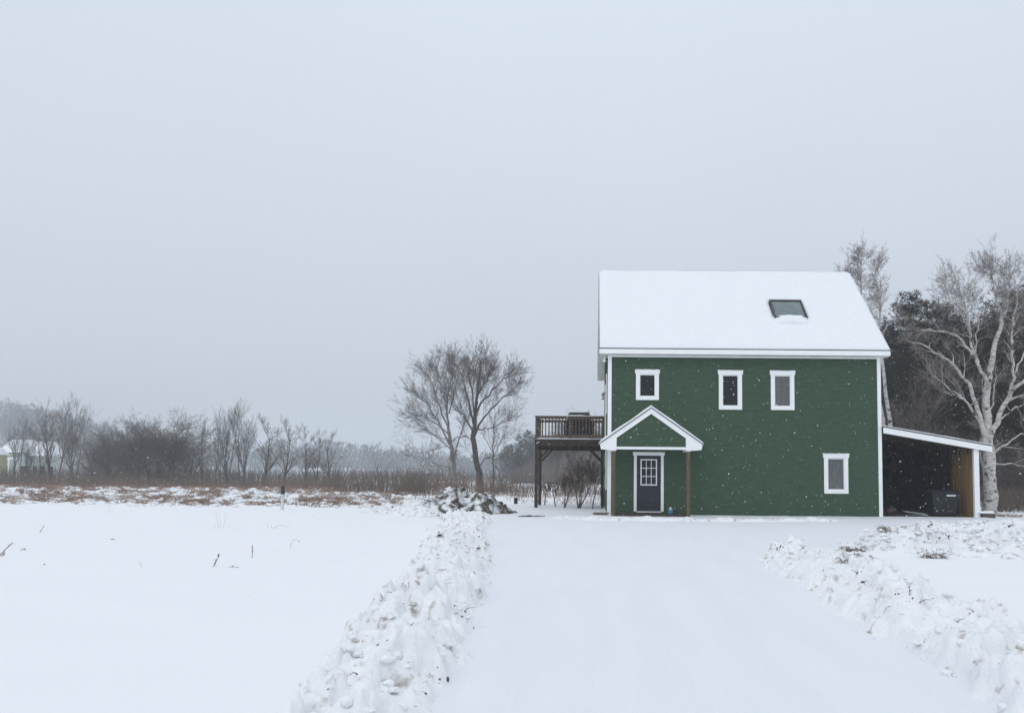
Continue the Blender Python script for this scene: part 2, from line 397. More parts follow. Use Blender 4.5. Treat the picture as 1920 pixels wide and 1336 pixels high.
bank('snow_bank', 'long ridge of lumpy ploughed snow along the left edge of the driveway',
     [(-1.36, 3.2, .44, .17), (-1.54, 5.5, .48, .22), (-1.70, 7.2, .55, .33), (-1.88, 9.2, .58, .24), (-2.15, 12, .62, .28), (-2.6, 15.5, .68, .32), (-3.2, 19, .72, .35), (-3.75, 23, .78, .36), (-4.0, 27.0, .7, .26)],
     3, .022, bank_m, 1.0, (.012, .06), 150, 1.2)
bank('snow_bank', 'lumpy ploughed snow ridge running to the bottom right corner beside the driveway',
     [(3.4, 3.0, .5, .2), (3.45, 5.5, .54, .24), (3.65, 7.5, .64, .28), (3.75, 9.5, .72, .30), (3.85, 12, .74, .32), (3.8, 14.6, .64, .28), (3.7, 16.0, .45, .16)],
     8, .024, bank_m, 1.0, (.012, .06), 90, 1.2)
bank('snow_bank', 'low lumpy snow spread beside the left foot of the dark earth heap',
     [(-8.6, 30.9, .5, .10), (-7.6, 30.6, .8, .26), (-6.4, 30.0, .9, .34), (-5.4, 29.4, .8, .28)],
     41, .035, bank_m, 2.0, (.03, .12), 60)
bank('snow_bank', 'faint line of low snow lumps across the yard in front of the porch',
     [(-1.6, 28.4, .4, .01), (.2, 27.9, .45, .03), (2.5, 27.6, .42, .03), (5.5, 27.6, .4, .02), (9, 28.2, .35, .01)],
     61, .04, bank_m, .5, (.02, .05), 8, .35)
bank('snow_bank', 'wide heap of broken snow with grass tufts, in front of the carport on the right',
     [(5.6, 17.8, .5, .10), (7.0, 17.7, 1.2, .18), (9.3, 18.0, 2.2, .24), (12.2, 18.8, 3.2, .30), (17.5, 20.3, 4.0, .36)],
     21, .055, bank_m, 3.0, (.03, .11), 130, 1.25)
bank('snow_bank', 'low line of broken snow lumps nearest the carport opening',
     [(9.2, 24.3, .25, .05), (12, 24.9, .5, .10), (15, 25.7, .7, .13), (19, 26.6, .9, .16)],
     22, .045, bank_m, 1.0, (.03, .10), 90)
hp = bank('soil_heap', 'heap of dark earth half covered with snow at the left bank end',
     [(-7.0, 30.9, .5, .12), (-6.2, 30.8, .85, .55), (-5.5, 30.7, 1.0, .85), (-4.6, 31.0, 1.0, .80), (-3.9, 31.6, .8, .50), (-3.0, 32.0, .5, .15)],
     5, .030, heap_m, 2.5, (.03, .15), 160, 1.3)
hp['category'] = 'earth heap'

# ------------------------------------------------------------------ green house
HX0, HX1, HY0, HYR, HY1 = .68, 11.34, 31.10, 35.35, 39.60
EZ = 6.30
SL = (10.56 - 6.42) / (HYR - 30.75)                    # roof slope
def roofz(y): return 6.42 + (min(y, 2 * HYR - y) - 30.75) * SL
house = tag(empty('green_house', ((HX0 + HX1) / 2, HY0, 0)), 'two-storey green clapboard house with white trim and snow-covered gable roof', 'house')
WINS = [(1.72, 2.69, 4.47, 5.66, 'd'), (4.97, 5.95, 4.12, 5.66, 'd'), (7.01, 8.00, 4.12, 5.66, 'c'), (9.06, 10.07, .88, 2.43, 'c')]
def siding(mb, o, u, n, span, z0, z1, holes=(), step=.105, lap=.022):
    """clapboards: o origin, u along the wall, n outward; span(z)->(a,b)"""
    z = z0; o = Vector(o); u = Vector(u); n = Vector(n)
    while z < z1 - 1e-4:
        t = min(z + step, z1); a, b = span((z + t) / 2)
        if b - a < .02: break
        iv = [(a, b)]
        for (h0, h1, q0, q1) in holes:
            if z < q1 and t > q0:
                nv = []
                for s, e in iv:
                    if h1 <= s or h0 >= e: nv.append((s, e)); continue
                    if h0 > s: nv.append((s, h0))
                    if h1 < e: nv.append((h1, e))
                iv = nv
        for s, e in iv:
            k = s
            while k < e - 1e-4:                        # boards end at butt joints
                q = e
                A = o + u * k; B = o + u * q; zb = Vector((0, 0, z)); zt = Vector((0, 0, t))
                p = [A + n * lap + zb, B + n * lap + zb, B + n * .002 + zt, A + n * .002 + zt, A + zb, B + zb]
                mb.add([tuple(x) for x in p], [(0, 1, 2, 3), (4, 5, 1, 0)]); k = q
        z = t
wall = MB()
holes = [(w_[0] + .08, w_[1] - .08, w_[2] + .06, w_[3] - .12) for w_ in WINS] + [(1.78, 2.74, -.1, 2.3)]
siding(wall, (0, HY0, 0), (1, 0, 0), (0, -1, 0), lambda z: (HX0, HX1), -.05, 6.34, holes)
def gspan(z):
    t = max(0, (z - roofz(HY0) + .05) / SL); return (HY0 + t, HY1 - t)
siding(wall, (HX0, 0, 0), (0, 1, 0), (-1, 0, 0), gspan, -.05, 10.4, [(35.2, 36.2, 3.2, 5.3)])
siding(wall, (HX1, 0, 0), (0, 1, 0), (1, 0, 0), gspan, -.05, 10.4)
siding(wall, (0, HY1, 0), (1, 0, 0), (0, 1, 0), lambda z: (HX0, HX1), -.05, 6.34)
# sheathing behind the boards (gable ends and back; front in strips around the openings)
for x in (HX0 + .004, HX1 - .004):
    wall.add([(x, HY0, -.1), (x, HY1, -.1), (x, HY1, 6.3), (x, HYR, 10.3), (x, HY0, 6.3)], [(0, 1, 2, 3, 4)])
wall_o = wall.build('wall', green, house)
# roof slabs
rf = MB()
for s in (1, -1):
    y0, y1 = (30.75, HYR) if s == 1 else (2 * HYR - 30.75, HYR)
    z0, z1 = 6.42, roofz(HYR); T = .16
    rf.prism([(y0, z0), (y1, z1), (y1, z1 - T / math.cos(math.atan(SL))), (y0, z0 - .20)], .34, 11.60, 'x')
roof = rf.build('roof', soffit, house, fixn=True)
dr = MB()                                              # dark drip edge under the snow
for s in (1, -1):
    f_ = lambda y: y if s == 1 else 2 * HYR - y
    dr.prism([(f_(30.72), 6.425), (f_(HYR), roofz(HYR) + .028), (f_(HYR), roofz(HYR) + .062), (f_(30.72), 6.462)], .30, 11.64, 'x')
dr.build('shingle_edge', drip, roof, fixn=True)
def snow_sheet(name, fx, parent, nx, ny, m=snow_fine):
    """closed sheet: fx(u,v)->(top point, bottom point)"""
    mb = MB()
    for j in range(ny + 1):
        for i in range(nx + 1):
            t, b = fx(i / nx, j / ny); mb.v.append(tuple(t))
    n = len(mb.v)
    for j in range(ny + 1):
        for i in range(nx + 1):
            t, b = fx(i / nx, j / ny); mb.v.append(tuple(b))
    W = nx + 1
    for j in range(ny):
        for i in range(nx):
            a = j * W + i; mb.f.append((a, a + 1, a + W + 1, a + W)); a += n; mb.f.append((a, a + W, a + W + 1, a + 1))
    rim = [i for i in range(W)] + [j * W + nx for j in range(1, ny + 1)] + [ny * W + i for i in range(nx - 1, -1, -1)] + [j * W for j in range(ny - 1, 0, -1)]
    for k in range(len(rim)):
        a, b = rim[k], rim[(k + 1) % len(rim)]; mb.f.append((a, n + a, n + b, b))
    return mb.build(name, m, parent, True)
SKX = (7.50, 8.86); SKY = (32.36, 33.42)
def roof_snow(side):
    def f(u, v):
        x = .315 + u * 11.31; yy = 30.725 + v * (HYR - 30.725); e = min(1, min(u, 1 - u) * 60, v * 30)
        base = 6.44 + (yy - 30.75) * SL + .045
        t = (.02 + .075 * math.sqrt(e)) * (1 + .40 * noise.noise(Vector((x * .9, yy * .9, side))) + .10 * noise.noise(Vector((x * 4, yy * 4, side))))
        if side == 1:                                  # bare glass of the skylight, drift below it
            gx = sst(SKX[0] - .10, SKX[0] + .05, x) * sst(SKX[1] + .10, SKX[1] - .05, x)
            gy = sst(SKY[0] - .02, SKY[0] + .08, yy) * sst(SKY[1] + .12, SKY[1] - .02, yy)
            t = t * (1 - gx * gy * 1.5)
        x += .012 * noise.noise(Vector((yy * 2, u * 3, 1))) * (1 if u in (0, 1) else 0)
        Y = yy if side == 1 else 2 * HYR - yy
        return Vector((x, Y, base + t)), Vector((x, Y, base - .022))
    return f
snow_sheet('snow_cover', roof_snow(1), roof, 170, 80); snow_sheet('snow_cover', roof_snow(-1), roof, 60, 20)
# skylight
skl = MB(); n_ = Vector((0, -SL, 1)).normalized(); du = Vector((0, 1, SL)).normalized()
def skp(x, y, h): return Vector((x, y, 6.46 + (y - 30.75) * SL)) + n_ * h
def skbar(mb, x0, x1, y0, y1, h0, h1):
    c = [skp(x0, y0, h0), skp(x1, y0, h0), skp(x1, y1, h0), skp(x0, y1, h0), skp(x0, y0, h1), skp(x1, y0, h1), skp(x1, y1, h1), skp(x0, y1, h1)]
    mb.add([tuple(q) for q in c], [(0, 3, 2, 1), (4, 5, 6, 7), (0, 1, 5, 4), (1, 2, 6, 5), (2, 3, 7, 6), (3, 0, 4, 7)])
x0, x1, y0, y1 = SKX[0], SKX[1], SKY[0], SKY[1]
skbar(skl, x0, x0 + .07, y0, y1, -.05, .17); skbar(skl, x1 - .07, x1, y0, y1, -.05, .17)
skbar(skl, x0 + .07, x1 - .07, y0, y0 + .06, -.05, .168); skbar(skl, x0 + .07, x1 - .07, y1 - .06, y1, -.05, .168)
sk = skl.build('skylight', dark, roof, bevel=.008)
sk = skl  # frame is a sub-part of the roof; the glass joins the same level
gl = MB(); skbar(gl, x0 + .07, x1 - .07, y0 + .06, y1 - .06, .08, .12); gl.build('skylight_glass', glass_s, roof)
def sklump(u, v):
    x = x0 - .02 + u * (x1 - x0 + .03); y = y0 - .34 + v * .52
    e = max(0, 1 - (2 * u - 1) ** 2) ** .5 * max(0, 1 - (2 * v - 1) ** 2) ** .5
    h = .06 + .17 * e * (1 + .25 * noise.noise(Vector((x * 4, y * 4, 2))))
    return skp(x, y, h), skp(x, y, .0)
snow_sheet('snow_drift', sklump, roof, 30, 12)
# fascia, frieze, rakes, corner boards
for ya, yb in ((30.722, 30.748), (2 * HYR - 30.748, 2 * HYR - 30.722)):
    fa = MB(); fa.box(.31, 11.63, ya, yb, 6.235, 6.424); fa.build('fascia', white, house, bevel=.004)
fr = MB(); fr.box(HX0 - .02, HX1 + .02, HY0 - .030, HY0 - .014, 6.16, 6.30); fr.build('frieze_board', white, house)
for ya, yb in ((30.75, HY0 - .002), (HY1 + .002, 2 * HYR - 30.75)):
    so_ = MB(); so_.box(.34, 11.60, ya, yb, 6.215, 6.233); so_.build('soffit', soffit, house)
for x in (.305, 11.602):
    for s in (1, -1):
        f_ = lambda y: y if s == 1 else 2 * HYR - y
        rk = MB(); rk.prism([(f_(30.75), 6.235), (f_(HYR), roofz(HYR) - .19), (f_(HYR), roofz(HYR) + .02), (f_(30.75), 6.42)], x, x + .032, 'x')
        rk.build('rake_board', white, house, fixn=True)
for (x, sx) in ((HX0, -1), (HX1, 1)):
    for (y, sy) in ((HY0, -1), (HY1, 1)):
        cb = MB(); xa, xb = sorted((x + sx * .026, x - sx * .12)); cb.box(xa, xb, *sorted((y + sy * .027, y + sy * .012)), -.02, 6.214)
        xa, xb = sorted((x + sx * .026, x + sx * .012)); ya, yb = sorted((y + sy * .0115, y - sy * .12)); cb.box(xa, xb, ya, yb, -.02, 6.26)
        cb.build('corner_board', white, house)
# windows
for (x0, x1, z0, z1, k) in WINS:
    yf = HY0 - .045; px0, px1, pz0, pz1 = x0 + .17, x1 - .17, z0 + .16, z1 - .21
    fm = MB(); fm.box(x0 + .035, px0, yf, HY0 + .02, z0, z1 - .16); fm.box(px1, x1 - .035, yf, HY0 + .02, z0, z1 - .16)
    fm.box(x0 + .002, x1 - .002, yf - .012, HY0 + .02, z1 - .16, z1 - .035); fm.box(x0 - .012, x1 + .012, yf - .03, HY0 + .01, z1 - .035, z1)
    fm.box(px0, px1, yf - .003, HY0 + .02, z0, z0 + .12)
    wn_ = fm.build('window', white, house, bevel=.004)
    ss = MB(); ss.box(px0, px0 + .035, HY0 - .012, HY0 + .05, z0 + .12, z1 - .16); ss.box(px1 - .035, px1, HY0 - .012, HY0 + .05, z0 + .12, z1 - .16)
    ss.box(px0 + .035, px1 - .035, HY0 - .010, HY0 + .05, z0 + .12, pz0 + .01); ss.box(px0 + .035, px1 - .035, HY0 - .010, HY0 + .05, pz1, z1 - .16)
    ss.build('sash', white, wn_)
    g = MB(); g.box(px0 + .035, px1 - .035, HY0 + .02, HY0 + .03, pz0 + .01, pz1); g.build('pane', glass_d if k == 'd' else glass_c, wn_)
    sn = MB(); rg = random.Random(int(x0 * 100)); xx = x0 - .01
    while xx < x1:
        wd = rg.uniform(.06, .16); sn.box(xx, min(xx + wd, x1 + .01), yf - .026, HY0 - .02, z1, z1 + rg.uniform(.004, .018)); xx += wd
    sn.build('snow_cap', snow_fine, wn_, bevel=.003)
# gable-side door and windows (seen edge-on from the front)
gd = MB(); gd.box(HX0 - .05, HX0 + .01, 35.1, 35.22, 3.2, 5.35); gd.box(HX0 - .05, HX0 + .01, 36.18, 36.30, 3.2, 5.35); gd.box(HX0 - .065, HX0 + .01, 35.06, 36.34, 5.35, 5.5)
gdo = gd.build('door', white, house); g = MB(); g.box(HX0 - .005, HX0 + .03, 35.22, 36.18, 3.2, 5.35); g.build('door_panel', doorm, gdo)
for (ya, yb, za, zb) in ((33.0, 33.9, 4.1, 5.6), (33.0, 33.9, .9, 2.4), (37.3, 38.2, .9, 2.4), (34.9, 35.8, 7.2, 8.5)):
    g = MB(); g.box(HX0 - .05, HX0 + .01, ya, ya + .12, za, zb); g.box(HX0 - .05, HX0 + .01, yb - .12, yb, za, zb)
    g.box(HX0 - .06, HX0 + .01, ya - .03, yb + .03, zb, zb + .13); g.box(HX0 - .047, HX0 + .01, ya + .12, yb - .12, za, za + .12)
    wn_ = g.build('window', white, house); g = MB(); g.box(HX0 - .022, HX0 - .015, ya + .12, yb - .12, za + .12, zb); g.build('pane', glass_d, wn_)
# wall lantern on the gable side
lp = at(1129, 742, 34.4)
g = MB(); g.box(HX0 - .17, HX0 - .012, 34.38, 34.42, lp.z + .10, lp.z + .13); g.lathe([(.02, .10), (.075, .05), (.08, .04), (.055, .035)], (HX0 - .17, 34.4, lp.z), 10); g.lathe([(.05, -.14), (.06, -.12), (.02, -.16)], (HX0 - .17, 34.4, lp.z), 10)
g.lathe([(.012, -.125), (.012, .17), (.004, .19)], (HX0 - .17, 34.4, lp.z), 8)
lt = g.build('wall_lantern', dark, house); g = MB(); g.lathe([(.045, -.12), (.062, .035)], (HX0 - .17, 34.4, lp.z), 10); g.build('lantern_glass', clear, lt)
# floodlight under the eave at the left corner
g = MB(); g.lathe([(.05, .0), (.055, .05), (.03, .09), (.03, .13)], (HX0 - .16, 31.35, 6.04), 12); g.box(HX0 - .20, HX0 - .02, 31.30, 31.40, 6.165, 6.20); g.lathe([(.02, 0), (.075, -.10), (.07, -.11)], (HX0 - .16, 31.28, 6.10), 12)
g.build('floodlight', white, house)
# front door
g = MB(); yf = HY0 - .04
g.box(1.69, 1.80, yf, HY0 + .02, .13, 2.30); g.box(2.74, 2.85, yf, HY0 + .02, .13, 2.30); g.box(1.655, 2.885, yf - .012, HY0 + .02, 2.30, 2.40); g.box(1.645, 2.895, yf - .03, HY0 + .01, 2.40, 2.435)
g.box(1.80, 2.74, yf - .05, HY0 + .06, .10, .135)
fdo = g.build('front_door', white, house, bevel=.004)
g = MB(); lx0, lx1, lz0, lz1 = 1.98, 2.56, 1.17, 2.13; yd = HY0 + .0
g.box(1.80, lx0, yd, yd + .05, .135, 2.30); g.box(lx1, 2.74, yd, yd + .05, .135, 2.30); g.box(lx0, lx1, yd, yd + .05, .135, lz0); g.box(lx0, lx1, yd, yd + .05, lz1, 2.30)
for q in (0, 1): g.box(1.93 + q * .37, 2.24 + q * .37, yd - .010, yd - .001, .32, .98)
g.build('door_panel', doorm, fdo, bevel=.003)
g = MB(); g.box(lx0, lx1, yd + .02, yd + .03, lz0, lz1); g.build('pane', glass_d, fdo)
g = MB(); t = .038
g.box(lx0 - .03, lx0 + .012, yd - .018, yd + .012, lz0 - .03, lz1 + .03); g.box(lx1 - .012, lx1 + .03, yd - .018, yd + .012, lz0 - .03, lz1 + .03)
g.box(lx0 + .012, lx1 - .012, yd - .018, yd + .012, lz0 - .03, lz0 + .012); g.box(lx0 + .012, lx1 - .012, yd - .018, yd + .012, lz1 - .012, lz1 + .03)
for k in (1, 2):
    xm = lx0 + (lx1 - lx0) * k / 3; g.box(xm - .012, xm + .012, yd - .008, yd + .012, lz0 + .012, lz1 - .012)
    zm = lz0 + (lz1 - lz0) * k / 3; g.box(lx0 + .012, lx1 - .012, yd - .010, yd + .010, zm - .012, zm + .012)
g.build('muntins', white, fdo)
g = MB(); g.lathe([(.03, 0), (.032, .02), (.012, .03), (.012, .045)], (0, 0, 0), 12)
g.v = [(2.67 + x, yd - z - .002, 1.04 + y) for x, y, z in g.v]; g.add(*(lambda b: (b.v, b.f))(MB().box(2.60, 2.69, yd - .062, yd - .048, 1.03, 1.05))); g.build('door_handle', dark, fdo)
# porch
PYF, PYB = 29.9, HY0 - .013
g = MB(); g.box(.86, 3.66, 30.0, HY0 + .01, -.05, .075)
for k in range(9): pass
st = g.build('porch_step', deckw, house, bevel=.01)
pk = Vector((2.27, 0, 4.10)); sl = (4.10 - 2.78) / (4.16 - 2.27)
g = MB()
# gable face siding
def pspan(z): h = max(0, (3.90 - z) / sl); return (2.27 - min(h, 1.34), 2.27 + min(h, 1.34))
siding(g, (0, PYF + .02, 0), (1, 0, 0), (0, -1, 0), pspan, 2.60, 3.9)
porch = g.build('porch', green, house)
g = MB()
for s in (1, -1):
    X = lambda d: 2.27 + s * d
    g.prism([(X(0), 4.07), (X(1.90), 4.07 - 1.90 * sl), (X(1.90), 3.98 - 1.90 * sl), (X(0), 3.98)], PYF + .0, PYB, 'y')
g.build('porch_roof', soffit, porch, fixn=True)
g = MB()
for s in (1, -1):
    X = lambda d: 2.27 + s * d
    g.prism([(X(0), 4.085), (X(1.93), 4.085 - 1.93 * sl), (X(1.93), 4.055 - 1.93 * sl), (X(0), 4.055)], PYF - .06, PYB, 'y')
g.build('shingle_edge', drip, porch, fixn=True)
def psnow(s):
    def f(u, v):
        d = u * 1.96; y = PYF - .07 + v * (PYB - PYF + .07); e = min(1, (1 - u) * 14, v * 12 + .25)
        b = 4.10 - d * sl; t = (.018 + .055 * math.sqrt(e)) * (1 + .3 * noise.noise(Vector((d * 2, y * 2, s))))
        return Vector((2.27 + s * d, y, b + t)), Vector((2.27 + s * d, y, b - .012))
    return f
snow_sheet('snow_cover', psnow(1), porch, 40, 12); snow_sheet('snow_cover', psnow(-1), porch, 40, 12)
g = MB()
for s in (1, -1):
    X = lambda d: 2.27 + s * d
    g.prism([(X(0), 4.052), (X(1.925), 4.052 - 1.925 * sl), (X(1.89), 2.50), (X(1.62), 2.47), (X(1.30), 2.47), (X(1.30), 2.93), (X(0), 3.84)], PYF - .035, PYF - .001, 'y')
g.build('rake_board', white, porch, fixn=True)
g = MB(); g.box(.975, 3.565, PYF - .030, PYF + .06, 2.50, 2.60); g.box(.78, .95, PYF + .002, PYB, 2.44, 2.60); g.box(3.59, 3.76, PYF + .002, PYB, 2.44, 2.60); g.build('beam', white, porch, bevel=.004)
g = MB(); g.box(.80, 3.75, PYF + .02, PYB, 2.60, 2.62); g.build('ceiling', soffit, porch)
for x in (.86, 3.67):
    g = MB(); g.box(x - .07, x + .07, PYF + .02, PYF + .16, -.05, 2.47); g.build('post', postw, porch, bevel=.01)
# small snow mound at a post foot
# ------------------------------------------------------------------ deck
DY0, DY1, DX0, DX1 = 36.65, 39.5, -2.56, HX0 - .03
deck = tag(empty('wooden_deck', (DX0, DY0, 0)), 'raised weathered wooden deck with railing on the left side of the green house', 'deck')
g = MB(); yy = DY0 + .04
while yy < DY1 - .05: g.box(DX0, DX1, yy, yy + .135, 3.10, 3.135); yy += .142
g.build('floor', deckl, deck)
g = MB(); g.box(DX0 - .02, DX1, DY0 - .01, DY0 + .035, 2.82, 3.13); g.box(DX0 - .02, DX1, DY1 - .04, DY1, 2.82, 3.13)
g.box(DX0 - .02, DX0 + .02, DY0 + .035, DY1 - .04, 2.82, 3.13)
xx = DX0 + .35
while xx < DX1: g.box(xx, xx + .04, DY0 + .036, DY1 - .041, 2.88, 3.098); xx += .4
g.box(DX0, DX1, DY0 + .42, DY0 + .52, 2.62, 2.819)
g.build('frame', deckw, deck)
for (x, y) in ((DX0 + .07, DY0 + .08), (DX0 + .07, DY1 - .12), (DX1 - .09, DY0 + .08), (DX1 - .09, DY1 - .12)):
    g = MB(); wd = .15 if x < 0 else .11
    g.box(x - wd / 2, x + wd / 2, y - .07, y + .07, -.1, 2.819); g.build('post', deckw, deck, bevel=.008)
    s = 1 if x < 0 else -1
    b = MB(); b.bar((x + s * .04, y + .10, 2.15), (x + s * .72, y + .10, 2.84), .04, .09); b.build('brace', deckw, deck)
for y in (DY0 + .0, DY1 - .05):
    g = MB(); g.box(DX0 - .03, DX1, y - .03, y + .09, 4.17, 4.205); g.box(DX0, DX1, y + .0, y + .035, 4.07, 4.168); g.box(DX0, DX1, y, y + .035, 3.22, 3.30)
    xx = DX0 + .14; k = 0
    while xx < DX1 - .05: g.box(xx, xx + .05, y + .037, y + .065, 3.24, 4.14); xx += .155
    for x in (DX0 + .04, (DX0 + DX1) / 2, DX1 - .06): g.box(x - .045, x + .045, y + .066, y + .156, 3.14, 4.169)
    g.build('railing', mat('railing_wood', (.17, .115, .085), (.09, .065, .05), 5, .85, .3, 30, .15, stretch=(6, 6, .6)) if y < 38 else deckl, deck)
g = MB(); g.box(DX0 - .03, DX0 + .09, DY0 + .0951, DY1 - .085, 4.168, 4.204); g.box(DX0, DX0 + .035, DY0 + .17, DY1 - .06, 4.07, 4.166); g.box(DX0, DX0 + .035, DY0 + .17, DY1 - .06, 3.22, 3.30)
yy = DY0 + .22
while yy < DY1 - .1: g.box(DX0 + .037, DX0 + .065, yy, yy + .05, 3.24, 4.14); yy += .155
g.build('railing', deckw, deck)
def strip(x0, x1, y0, y1, z, h, sd_):
    def f(u, v):
        x = x0 + (x1 - x0) * u; y = y0 + (y1 - y0) * v; e = min(1, u * 20, (1 - u) * 20) * (1 - abs(2 * v - 1) ** 4)
        return Vector((x, y, z + .006 + h * e * (.7 + .6 * noise.noise(Vector((x * 3, y * 3, sd_)))))), Vector((x, y, z))
    return f
snow_sheet('snow_cover', strip(DX0 - .02, DX1, DY0 - .02, DY0 + .08, 4.207, .05, 1), deck, 50, 6)
snow_sheet('snow_cover', strip(DX0 - .0, DX1, DY0 + .0, DY0 + .5, 3.137, .07, 2), deck, 60, 8)
snow_sheet('snow_cover', strip(DX0 + .1, DX1, DY0 + .55, DY1 - .2, 3.137, .10, 3), deck, 40, 14)
snow_sheet('snow_cover', strip(DX0 + .15, DX0 + .5, DY0 + .1, DY0 + .4, 3.17, .16, 4), deck, 14, 8)
snow_sheet('snow_cover', strip(DX0 + .6, DX0 + 1.15, DY0 + .1, DY0 + .4, 3.17, .13, 5), deck, 14, 8)
# covered grill on the deck
gy = 37.5; grill = tag(empty('grill', (-.55, gy, 3.14)), 'bulky dark grill with a snow-capped lid standing behind the deck railing', 'grill')
g = MB(); g.box(-1.26, .16, gy - .30, gy + .30, 3.38, 4.06); g.build('body', black, grill, bevel=.03)
g = MB(); hp_ = [(-1.12, 4.062), (.02, 4.062), (.02, 4.26), (-.14, 4.42), (-.98, 4.42), (-1.12, 4.26)]; g.prism(hp_, gy - .26, gy + .26, 'y'); g.build('lid', dark, grill, bevel=.02, fixn=True)
for (x, y) in ((-1.1, gy - .22), (-.04, gy - .22), (-1.1, gy + .22), (-.04, gy + .22)):
    g = MB(); g.box(x - .025, x + .025, y - .025, y + .025, 3.24, 3.419); g.build('leg', dark, grill)
snow_sheet('snow_cap', strip(-1.06, -.05, gy - .26, gy + .26, 4.422, .15, 6), grill, 24, 10)
# ------------------------------------------------------------------ carport
CY0, CY1 = 31.0, 38.9; CX0, CX1 = HX1 + .028, 15.05
cp = tag(empty('carport', (13.2, CY0, 0)), 'lean-to carport with board walls and sloping snowy roof right of the house', 'carport')
def cz(x): return 3.50 + (x - 11.37) * (2.80 - 3.50) / (15.56 - 11.37)
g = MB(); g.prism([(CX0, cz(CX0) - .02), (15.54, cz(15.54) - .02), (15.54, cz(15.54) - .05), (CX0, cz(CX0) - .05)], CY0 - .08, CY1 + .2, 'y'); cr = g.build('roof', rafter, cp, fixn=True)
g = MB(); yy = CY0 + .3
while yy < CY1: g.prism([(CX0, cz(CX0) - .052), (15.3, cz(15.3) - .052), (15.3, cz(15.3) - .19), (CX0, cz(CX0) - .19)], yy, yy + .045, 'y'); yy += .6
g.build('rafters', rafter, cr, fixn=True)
g = MB(); g.prism([(CX0, cz(CX0) - .26), (15.58, cz(15.58) - .26), (15.58, cz(15.58) - .035), (CX0, cz(CX0) - .035)], CY0 - .11, CY0 - .082, 'y'); g.box(15.542, 15.57, CY0 - .08, CY1 + .2, cz(15.55) - .24, cz(15.55) - .03); g.build('fascia', white, cp, fixn=True)
g = MB(); g.prism([(CX0, cz(CX0) - .018), (15.59, cz(15.59) - .018), (15.59, cz(15.59) + .012), (CX0, cz(CX0) + .012)], CY0 - .125, CY1 + .22, 'y'); g.build('shingle_edge', drip, cr, fixn=True)
def csnow(u, v):
    x = CX0 + u * (15.60 - CX0); y = CY0 - .13 + v * (CY1 - CY0 + .3); e = min(1, (1 - u) * 40, v * 30 + .2)
    return Vector((x, y, cz(x) + .015 + (.015 + .045 * e) * (1 + .3 * noise.noise(Vector((x * 2, y * 2, 3)))))), Vector((x, y, cz(x) + .013))
snow_sheet('snow_cover', csnow, cr, 50, 30)
g = MB(); g.box(14.90, 15.10, CY0 - .02, CY0 + .12, -.05, cz(15.1) - .235); g.build('post', white, cp, bevel=.006)
rg = random.Random(4)
g = MB(); yy = CY0 + .125
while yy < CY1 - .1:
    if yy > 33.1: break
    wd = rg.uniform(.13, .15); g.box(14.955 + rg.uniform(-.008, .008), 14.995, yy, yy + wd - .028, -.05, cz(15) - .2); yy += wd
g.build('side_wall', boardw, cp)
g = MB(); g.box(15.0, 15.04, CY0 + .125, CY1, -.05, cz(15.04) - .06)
while yy < CY1 - .1: g.box(14.972, 14.996, yy, yy + .14, -.05, cz(15) - .2); yy += .15  # deeper boards of the same wall, interior shade put into their darker colour
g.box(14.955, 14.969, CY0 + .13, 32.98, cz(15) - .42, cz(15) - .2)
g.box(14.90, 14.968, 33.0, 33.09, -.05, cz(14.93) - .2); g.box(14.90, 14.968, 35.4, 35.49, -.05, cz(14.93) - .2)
g.build('shaded_boards_framing', rafter, cp)
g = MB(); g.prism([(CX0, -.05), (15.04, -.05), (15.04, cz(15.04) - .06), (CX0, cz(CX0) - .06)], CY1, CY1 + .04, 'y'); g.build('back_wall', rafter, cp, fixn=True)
g = MB(); g.box(CX0 - .02, 14.96, CY0 + .25, CY1, -.05, .02); g.build('earth_floor', soil, cp)
# things in the carport
bn = tag(empty('trash_bin', (13.95, 31.75, 0)), 'black wheeled trash bin with a white label, inside the carport near its white post', 'trash bin')
g = MB(); c = (13.95, 31.75)
def taper(mb, cx, cy, z0, z1, a0, b0, a1, b1):
    mb.add([(cx - a0, cy - b0, z0), (cx + a0, cy - b0, z0), (cx + a0, cy + b0, z0), (cx - a0, cy + b0, z0), (cx - a1, cy - b1, z1), (cx + a1, cy - b1, z1), (cx + a1, cy + b1, z1), (cx - a1, cy + b1, z1)],
           [(0, 3, 2, 1), (4, 5, 6, 7), (0, 1, 5, 4), (1, 2, 6, 5), (2, 3, 7, 6), (3, 0, 4, 7)])
taper(g, *c, .06, .95, .44, .30, .54, .38); taper(g, *c, .90, .951, .555, .395, .565, .405); g.build('body', black, bn, bevel=.03)
g = MB(); taper(g, *c, .953, 1.0, .575, .415, .56, .40); taper(g, *c, 1.001, 1.05, .54, .38, .42, .28); g.build('lid', black, bn, bevel=.02)
for s in (-1, 1):
    g = MB(); g.lathe([(.11, -.03), (.12, -.02), (.12, .02), (.11, .03)], (0, 0, 0), 16); g.v = [(c[0] + s * .40 + z, c[1] + .3 + x, .12 + y) for x, y, z in g.v]; g.build('wheel', dark, bn)
g = MB(); g.add([(13.98, 31.372, .80), (14.34, 31.372, .80), (14.34, 31.362, .87), (13.98, 31.362, .87), (13.98, 31.378, .80), (14.34, 31.378, .80), (14.34, 31.368, .87), (13.98, 31.368, .87)], [(0, 1, 2, 3), (7, 6, 5, 4), (0, 3, 7, 4), (1, 5, 6, 2), (3, 2, 6, 7), (0, 4, 5, 1)]); g.build('label_strip', clear, bn)
g = MB(); g.bar((12.5, 31.9, .18), (13.25, 31.75, .09), .30, .025); g.bar((12.75, 32.1, .05), (13.5, 32.0, .04), .10, .04); tag(g.build('loose_board', clear, origin=(12.5, 31.9, 0)), 'pale board lying on the dark carport floor left of the trash bin', 'board')
